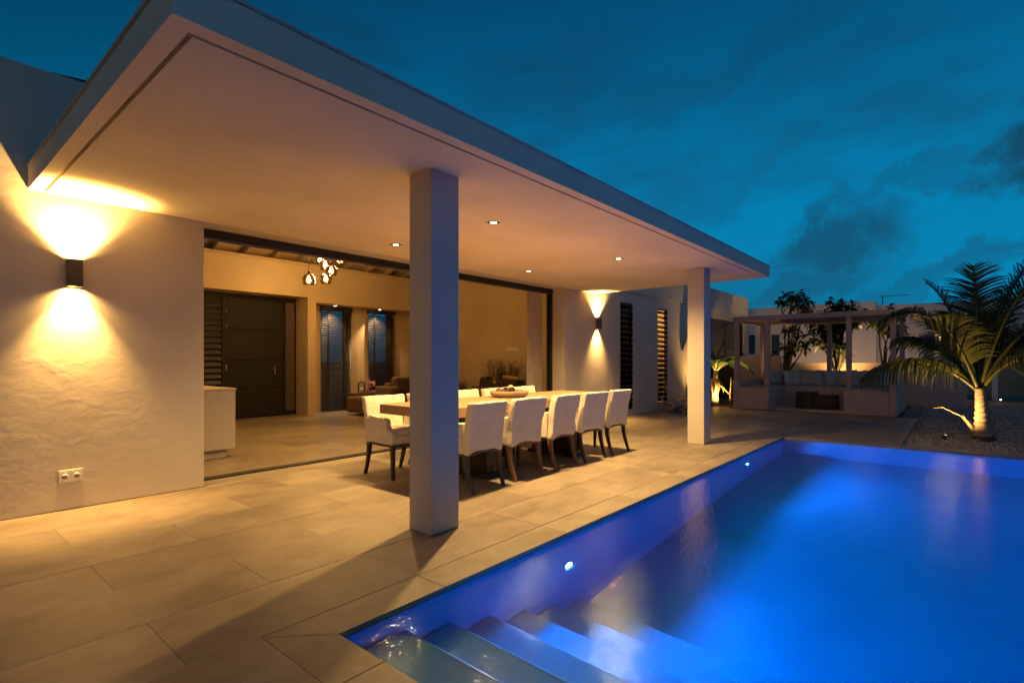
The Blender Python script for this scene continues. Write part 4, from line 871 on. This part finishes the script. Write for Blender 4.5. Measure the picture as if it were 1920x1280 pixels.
ln = Thing('lantern', 'small pale rounded lantern on the bench corner', 'lantern', (16.45, 4.22, .561)); q = MB(); q.lathe([(.001, 0), (.06, 0), (.10, .06), (.105, .12), (.07, .18), (.05, .20), (.001, .205)], 18); q.build('body', 'shell_pale', ln); q = MB(); q.tube([(-.06, 0, .18), (-.04, 0, .26), (.04, 0, .26), (.06, 0, .18)], .006, 6); q.build('handle', 'steel', ln)

# low garden wall behind, far wing
lw = Thing('garden_wall', 'low plaster garden wall behind the pergola trees', 'wall', (19.5, 2.8, 0))
q = MB(); q.box(19.4, 19.6, -.2, 4.55, -.05, 1.20); q.build('wall', 'bench_plaster', lw, bevel=.01, world=True)
q = MB(); q.box(19.35, 19.6, 4.552, 6.6, -.05, 1.42); q.build('raised_end', 'bench_plaster', lw, bevel=.01, world=True)
fw = Thing('far_wing', 'long low white guest wing behind the garden wall', 'building', (22.5, 2, 0))
def fpart(name, b, m='plaster_far', bev=.01, parent=None):
    q = MB()
    for bb in (b if isinstance(b, list) else [b]): q.box(*bb)
    return q.build(name, m, fw, bevel=bev, world=True)
fpart('wall', [(22.5, 22.8, 2.19, 5.30, 0, 3.36), (22.5, 22.8, 5.65, 6.21, 0, 3.36), (22.5, 22.8, 6.5, 10, 0, 3.36), (22.5, 22.8, 5.30, 5.65, 0, 1.21), (22.5, 22.8, 5.30, 5.65, 2.31, 3.36), (22.5, 22.8, 6.21, 6.5, 0, 1.5), (22.5, 22.8, 6.21, 6.5, 2.31, 3.36)], bev=0)
fpart('wall', (22.75, 23.0, 1.0, 2.188, 0, 3.22)); fpart('portico_roof', (22.45, 25.2, -2.4, .998, 2.17, 3.18)); fpart('pillar', (22.55, 22.72, .42, .58, 0, 2.168)); fpart('pillar', (22.55, 22.72, -.98, -.84, 0, 2.168)); fpart('wall', (25.0, 25.2, -2.4, 1.0, 0, 2.169), 'shutter'); fpart('wall', (22.6, 22.85, -9.0, -2.402, 0, 3.1)); fpart('wall', (22.9, 25.0, .9, .998, 0, 2.16))
for (a, b, z0, z1) in ((5.30, 5.65, 1.21, 2.31), (6.21, 6.5, 1.5, 2.31)):
    f = fpart('shutter', [(22.53, 22.56, a, a + .03, z0, z1), (22.53, 22.56, b - .03, b, z0, z1), (22.53, 22.56, a + .03, b - .03, z0, z0 + .03), (22.53, 22.56, a + .03, b - .03, z1 - .03, z1)], 'plaster_far', 0)
    fpart('backing', (22.62, 22.64, a, b, z0, z1), 'metal_dark', 0)
    z = z0 + .07
    while z < z1 - .06:
        q = MB(); q.add([(22.52, a + .03, z - .02), (22.52, b - .03, z - .02), (22.57, b - .03, z + .02), (22.57, a + .03, z + .02), (22.52, a + .03, z - .01), (22.52, b - .03, z - .01), (22.57, b - .03, z + .03), (22.57, a + .03, z + .03)], [(0, 1, 2, 3), (7, 6, 5, 4), (0, 4, 5, 1), (1, 5, 6, 2), (2, 6, 7, 3), (3, 7, 4, 0)])
        o = q.build('slat', 'shutter', f); o.location = (-22.5, -2, 0); z += .068
fl_ = Thing('porch_lamp', 'warm porch lamp under the far wing portico roof', 'lamp', (22.62, .33, 2.168)); q = MB(); q.lathe([(.001, 0), (.05, 0), (.05, -.03), (.001, -.04)], 16); q.build('shade', 'small_lens', fl_); light('porch_glow', 'POINT', (-.1, 0, -.10), 14, WARM2, fl_, .03)
an = Thing('roof_antenna', 'thin metal antenna on the far wing roof', 'antenna', (22.7, 1.9, 3.36))
pa = onX(1655, 562, 22.7)
an.ob.location = (22.9, pa.y * 22.9 / 22.7, 3.22)
q = MB(); q.tube([(0, 0, 0), (0, 0, .36)], .014, 6); q.build('mast', 'metal_dark', an); q = MB(); q.tube([(0, .1, .33), (0, -.75, .33)], .009, 6); q.build('boom', 'metal_dark', an)
for k in range(7):
    q = MB(); q.tube([(-.16, .08 - .13 * k, .33), (.16, .08 - .13 * k, .33)], .006, 5); q.build('element', 'metal_dark', an)

# ------------------------------------------------------------------ plants
def leafy_tree(name, label, base, top_pts, trunk_r, seed, leaf_l, n_per, spread, lm='leaf_dark'):
    r_ = random.Random(seed); t = Thing(name, label, 'tree', base, 0, 'small trees behind the pergola')
    q = MB(); fork = Vector((r_.uniform(-.05, .05), r_.uniform(-.08, .08), min(tp[2] for tp in top_pts) * .45))
    q.tube([(0, 0, -.03), fork * .5 + Vector((.02, .03, 0)), fork], [trunk_r * 1.25, trunk_r, trunk_r * .85], 8)
    lv = MB()
    for tp in top_pts:
        tp = Vector(tp); mid = (fork + tp) / 2 + Vector((r_.uniform(-.1, .1), r_.uniform(-.1, .1), .05)); q.tube([fork, mid, tp], [trunk_r * .75, trunk_r * .5, trunk_r * .25], 6)
        for c in range(int(n_per)):
            e = tp + Vector((r_.gauss(0, spread), r_.gauss(0, spread), r_.gauss(0, spread * .7))); s0 = mid.lerp(tp, r_.uniform(.4, 1)); q.tube([s0, (s0 + e) / 2 + Vector((0, 0, .03)), e], [trunk_r * .2, trunk_r * .13, .004], 4, False)
            for k in range(r_.randint(10, 15)):                       # rosette of long leaves
                a = r_.uniform(0, 6.283); el = r_.uniform(-.9, .8); d = Vector((math.cos(a) * math.cos(el), math.sin(a) * math.cos(el), math.sin(el))); l = leaf_l * r_.uniform(.7, 1.2)
                w = d.cross(Vector((0, 0, 1))).normalized() * l * .20; up = Vector((0, 0, 1)); p0 = e + d * .01; p1 = e + d * l * .5 + up * l * .04; p2 = e + d * l - up * l * .18
                lv.add([p0, p1 - w, p2, p1 + w, p1 + up * -.006], [(0, 1, 4), (1, 2, 4), (2, 3, 4), (3, 0, 4)])
    q.build('trunk', 'trunk', t); lv.build('crown', lm, t); return t
T1, T2, T3 = onX(1472, 700, 18.2), onX(1565, 700, 18.3), onX(1664, 700, 18.3)
def rel(b, px_, py_, X=18.25):
    p = onX(px_, py_, X); return (p.x - b[0], p.y - b[1], p.z)
b1 = (18.2, T1.y, 0); b2 = (18.3, T2.y, 0); b3 = (18.3, T3.y, 0)
leafy_tree('garden_tree', 'tall slim tree rising left of the pergola post, wind swept crown above the roof', b1, [rel(b1, 1487, 553), rel(b1, 1465, 566), rel(b1, 1500, 566), rel(b1, 1510, 572), rel(b1, 1487, 650), rel(b1, 1475, 652), rel(b1, 1514, 640), rel(b1, 1488, 622)], .05, 21, .22, 9, .15)
leafy_tree('garden_tree', 'bushy tree lit from below behind the middle pergola post', b2, [rel(b2, 1555, 620), rel(b2, 1540, 615), rel(b2, 1582, 608), rel(b2, 1550, 640), rel(b2, 1577, 655), rel(b2, 1590, 580), rel(b2, 1570, 578), rel(b2, 1560, 600), rel(b2, 1600, 600)], .06, 22, .24, 13, .17)
leafy_tree('garden_tree', 'slender forked tree behind the palm fronds', b3, [rel(b3, 1652, 612), rel(b3, 1672, 610), rel(b3, 1690, 625), rel(b3, 1710, 635), rel(b3, 1648, 605), rel(b3, 1680, 590)], .045, 23, .22, 7, .16)
def uplight(loc, aim, e, label, ang=110, col_=WARM, blend=.6, off=.10):
    t = Thing('garden_spotlight', label, 'spotlight', loc, 0, 'small spotlights in the planting'); a = Vector(aim).normalized()
    q = MB(); q.tube([(0, 0, -.02), (0, 0, .05)], .008, 6); q.build('spike', 'metal_dark', t); c = Vector((0, 0, .06))
    q = MB(); q.tube([c - a * .035, c + a * .03], .028, 12); q.build('body', 'metal_dark', t); q = MB(); q.tube([c + a * .0302, c + a * .032], .022, 12); q.build('lens', 'spot_lens', t)
    light('spotlight_beam', 'SPOT', c + a * off, e, col_, t, .02, a, ang, 1.0)
uplight((18.45, T2.y - .20, 0), (.22, .10, 1), 650, 'ground spotlight under the bushy tree behind the bench', 105)
uplight((20.3, 3.5, -.05), (1, .05, .75), 120, 'ground spotlight washing the far wing wall behind the bushy tree', 130, (1, .58, .30))
uplight((20.3, 1.5, -.05), (1, .05, .75), 45, 'unseen ground spotlight added to brighten the far wing wall behind the slender tree', 130, (1, .58, .30))  # added lamp, lifts the dim wing wall
uplight((18.7, T3.y + .6, 0), (.6, .1, .6), 10, 'ground spotlight at the garden wall under the slender tree', 120)

# palm
pr = random.Random(31)
PB = (11.5, -.31, -.03)
palm = Thing('coconut_palm', 'young coconut palm lit from below in the gravel bed', 'palm', PB)
q = MB(); tp = []; tr_ = []
for k in range(29):
    s = k / 28; tp.append((-.02 * s, .05 * s * s - .02 * s, .86 * s)); tr_.append(.105 * (1 - .40 * s) + (.045 * (1 - s) ** 3) + (.011 if k % 3 == 0 else 0) + .006 * math.sin(k * 2.3))
q.tube(tp, tr_, 16); q.build('trunk', 'palm_trunk', palm)
q = MB(); q.blob((0, -.02, .03), (.17, .16, .11), 3, .2, 2, 14, 8); q.build('root_ball', 'bark_dark', palm)
def frond(ctrl, tip, lf, n=64, seed=0, m='leaf_palm', wind=Vector((0, -.10, 0)), droop=.55):
    r_ = random.Random(seed); p0 = Vector((0, .03, .78)); p1 = Vector(ctrl) - Vector(PB); p2 = Vector(tip) - Vector(PB)
    def bz(s): return p0 * (1 - s) ** 2 + p1 * 2 * s * (1 - s) + p2 * s * s
    K = 14; q = MB(); q.tube([bz(k / K) for k in range(K + 1)], [.030 * (1 - .88 * (k / K)) + .003 for k in range(K + 1)], 6); st_ = q.build('frond_stem', 'leaf_palm' if m != 'leaf_dry' else m, palm)
    lv = MB()
    for k in range(n):
        s = .20 + .80 * (k + r_.uniform(-.2, .2)) / n; s = min(s, .995); p = bz(s); t = (bz(min(1, s + .02)) - bz(s - .02)).normalized(); up = Vector((0, 0, 1)); side = t.cross(up)
        if side.length < .15: side = Vector((0, 1, 0))
        side.normalize(); nrm = side.cross(t).normalized(); env = math.sin(math.pi * min(1, .12 + .88 * s)) ** .6 * .85 + .15; l = lf * env * r_.uniform(.85, 1.1)
        for sg in (-1, 1):
            d = (side * sg * .80 + t * .55 + nrm * .22 + Vector((r_.gauss(0, .05), r_.gauss(0, .05), r_.gauss(0, .05)))).normalized(); w = .011 + .006 * env; pts_ = []; cur = p.copy(); dd = d.copy(); M = 4
            for j in range(M + 1):
                pts_.append(cur.copy()); cur += dd * (l / M); dd = (dd + Vector((0, 0, -droop * (j + 1) / M)) + wind * (j + 1) / M).normalized()
            vs = []; wv = dd.cross(d); wv = t if wv.length < 1e-3 else wv.normalized(); wv = (t * .9 + nrm * .2).normalized()
            for j, pp in enumerate(pts_):
                ww = w * (1 - (j / M) ** 2 * .95); vs += [pp - wv * ww, pp + wv * ww]
            lv.add(vs, [(2 * j, 2 * j + 1, 2 * j + 3, 2 * j + 2) for j in range(M)], True)
    o = lv.build('leaflets', m, st_); return st_
fr_ = [((11.25, .45, 1.62), (10.95, 1.22, .98), .72, 2.4), ((11.45, .28, 2.55), (11.3, 1.0, 1.95), .58, 1.1), ((11.55, -.28, 1.9), (11.7, -.20, 2.86), .55, .25), ((11.5, -.45, 2.3), (11.6, -1.02, 3.02), .60, .35),
       ((11.4, -.85, 2.35), (11.2, -1.75, 1.95), .55, .5), ((11.2, -.75, 1.75), (10.9, -1.25, .92), .50, 1.4), ((12.1, -.2, 2.2), (12.9, -.1, 2.1), .55, .4), ((11.1, .1, 2.0), (10.55, .32, 1.95), .45, .5),
       ((12.0, .4, 2.0), (12.5, .85, 1.55), .5, 1.2), ((12.0, -.9, 2.2), (12.5, -1.6, 1.7), .55, .5), ((11.5, .0, 2.25), (11.55, .42, 2.62), .5, .45), ((11.3, -.6, 2.4), (11.1, -1.0, 2.55), .5, .4), ((11.6, .15, 1.5), (11.9, .85, 1.15), .5, 1.3), ((11.75, -.55, 1.9), (12.0, -1.35, 1.4), .5, .6)]
for i, (c, tp_, lf, dr) in enumerate(fr_): frond(c, tp_, lf * 1.22, 64, 100 + i, droop=dr)
for i, (dx, dy, hh) in enumerate(((-.05, .12, .40), (.02, -.12, .46))):
    q = MB(); q.tube([(dx * .5, dy * .5, .03), (dx, dy, hh * .5), (dx * 1.6, dy * 2.0, hh)], [.05, .035, .008], 6); q.build('leaf_base', 'palm_trunk', palm)
q = MB(); q.tube([(0, .08, .1), (-.05, .25, .38), (-.1, .50, .52), (-.12, .62, .50)], [.018, .014, .01, .006], 6); q.build('dry_stalk', 'leaf_dry', palm)
uplight((11.12, .16, -.03), (.38, -.46, 1.5), 210, 'ground spotlight shining up the coconut palm trunk', 130, off=.06)
uplight((22.3, -1.03, -.03), (-.6, .1, .5), 4, 'small garden light far behind the palm', 140)

# banana plant
bb = onz(1336, 762); bb = Vector((15.0, 5.20, 0))
bana = Thing('banana_plant', 'lit banana plant with broad leaves by the wing wall', 'banana plant', tuple(bb))
q = MB(); q.tube([(0, 0, -.03), (.0, .01, .2), (-.01, 0, .45), (-.02, -.02, .75), (-.02, -.03, 1.0)], [.12, .10, .085, .07, .05], 12); q.build('stem', 'banana_stem', bana)
def bleaf(p0, p1, p2, w, seed, m='leaf_banana', name='leaf'):
    r_ = random.Random(seed); p0, p1, p2 = (Vector(p) for p in (p0, p1, p2)); K = 14; vs = []; fs = []
    def bz(s): return p0 * (1 - s) ** 2 + p1 * 2 * s * (1 - s) + p2 * s * s
    for k in range(K + 1):
        s = .15 + .85 * k / K; p = bz(s); t = (bz(min(1, s + .02)) - bz(s - .02)).normalized(); sd = t.cross(Vector((0, 0, 1)))
        if sd.length < .1: sd = Vector((1, 0, 0))
        sd.normalize(); nr = sd.cross(t); ww = w * math.sin(math.pi * min(1, .06 + .94 * k / K)) ** .5 * (1 + .10 * r_.uniform(-1, 1))
        vs += [p + sd * ww + nr * ww * .35 - Vector((0, 0, .03 * r_.random())), p + sd * ww * .5 + nr * ww * .25, p, p - sd * ww * .5 + nr * ww * .25, p - sd * ww + nr * ww * .35 - Vector((0, 0, .03 * r_.random()))]
    for k in range(K):
        for i in range(4): fs.append((k * 5 + i, k * 5 + i + 1, (k + 1) * 5 + i + 1, (k + 1) * 5 + i))
    q = MB(); q.add(vs, fs, True); lf = q.build(name, m, bana)
    q = MB(); q.tube([bz(k / 8) for k in range(9)], [.018 - .0017 * k for k in range(9)], 6); q.build('midrib', m if m == 'leaf_dry' else 'banana_stem', lf); return lf
T0 = (-.02, -.03, .95)
bleaf(T0, (-.02, -.10, 1.5), (-.05, -.36, 2.0), .075, 1)                                   # rolled spear leaf
bleaf(T0, (-.1, .25, 1.75), (-.35, .55, 1.35), .17, 2); bleaf(T0, (-.3, -.1, 1.5), (-.75, -.1, 1.05), .16, 3); bleaf(T0, (.2, -.5, 1.55), (.3, -.98, .82), .19, 4)
bleaf(T0, (.5, -.1, 1.6), (.95, -.25, 1.2), .17, 5); bleaf(T0, (-.15, -.35, 1.4), (-.4, -.65, 1.05), .14, 6); bleaf(T0, (.2, .2, 1.6), (.3, .42, 1.5), .15, 7); bleaf(T0, (-.35, .15, 1.5), (-.75, .40, 1.2), .15, 8)
for i, (dx, dy) in enumerate(((-.16, .08), (-.12, -.12), (.1, -.16), (-.2, -.02))): bleaf((0, 0, .75), (dx * .8, dy * .8, .82), (dx * 1.2, dy * 1.2, .45 - .05 * i), .06, 20 + i, 'leaf_dry', 'dry_leaf')
q = MB(); q.tube([(.25, -.32, -.02), (.25, -.33, .25), (.26, -.33, .4)], [.025, .02, .012], 8); q.build('sucker', 'banana_stem', bana)
bleaf((.26, -.33, .36), (.26, -.34, .6), (.25, -.36, .82), .05, 31); bleaf((.25, -.33, .3), (.1, -.2, .5), (-.1, -.1, .62), .05, 32)
uplight((14.66, 4.95, .004), (.40, .25, 1), 260, 'ground spotlight at the foot of the banana plant', 140, off=.06)
gp = Thing('ground_plant', 'small dark purple leaved plant at the planting bed edge', 'plant', (14.72, 5.33, .0)); lv = MB(); rg = random.Random(4)
for k in range(60):
    a = rg.uniform(0, 6.28); d = Vector((math.cos(a), math.sin(a), rg.uniform(.1, 1.4))).normalized(); l = rg.uniform(.08, .2); w = d.cross(Vector((0, 0, 1))).normalized() * .022; p1 = d * l * .55
    lv.add([(0, 0, .01), p1 - w, d * l - Vector((0, 0, .03)), p1 + w], [(0, 1, 2, 3)])
lv.build('leaves', 'leaf_purple', gp)
q = MB(); q.tube([(0, 0, -.02), (0, 0, .05)], .012, 6); q.build('stem', 'twig', gp)

# driftwood pile by the wing wall
rd = random.Random(17)
def stick(p0, p1, r0, bow, seed, label, fork=False):
    r_ = random.Random(seed); p0, p1 = Vector(p0), Vector(p1); q = MB(); K = 8; d = p1 - p0; sd = d.cross(Vector((0, 0, 1))).normalized(); pts_ = []; rad = []
    for k in range(K + 1):
        s = k / K; pts_.append(p0 + d * s + sd * bow * math.sin(math.pi * s) + Vector((0, 0, .5 * bow * math.sin(2 * math.pi * s))) + Vector((r_.gauss(0, .008), r_.gauss(0, .008), r_.gauss(0, .006)))); rad.append(r0 * (1 - .55 * s) * (1 + .18 * r_.uniform(-1, 1)))
    o0 = Vector(pts_[0]); q.tube([p - o0 for p in pts_], rad, 8)
    if fork: a = pts_[5] - o0; q.tube([a, a + d.normalized() * .16 + Vector((0, 0, .12)), a + d.normalized() * .26 + Vector((0, 0, .26))], [r0 * .5, r0 * .35, .005], 6)
    o = q.build('driftwood_branch', 'driftwood'); o.location = o0; tag(o, label, 'driftwood', 'heap of driftwood by the wing wall')
bx0 = Vector((12.9, 5.35, 0))
for i in range(22):
    lvl = i // 7; x0 = 12.35 + rd.uniform(-.15, .55); y0 = 5.22 + rd.uniform(-.22, .30); L_ = rd.uniform(.9, 1.6); a = R(rd.uniform(-16, 16)); r0 = rd.uniform(.022, .045)
    z0 = .035 + lvl * .07; z1 = z0 + rd.uniform(.0, .10) + .08 * (lvl > 0)
    stick((x0, y0, z0), (x0 + L_ * math.cos(a), min(5.68, y0 + L_ * math.sin(a)), z1), r0, rd.uniform(-.06, .06), 300 + i, 'weathered driftwood branch in the heap against the wing wall')
stick((12.55, 5.30, .10), (11.95, 5.42, .36), .04, .03, 401, 'thick driftwood branch sticking out of the heap towards the terrace')
stick((12.9, 5.45, .18), (12.55, 5.60, .62), .02, .02, 402, 'thin driftwood twig standing up in front of the lit louvres', True)
stick((13.5, 5.40, .15), (13.75, 5.55, .62), .03, .02, 403, 'driftwood branch standing upright at the far end of the heap', True)
stick((13.3, 5.35, .15), (13.6, 5.40, .55), .025, -.02, 404, 'short driftwood branch leaning beside the upright one', True)
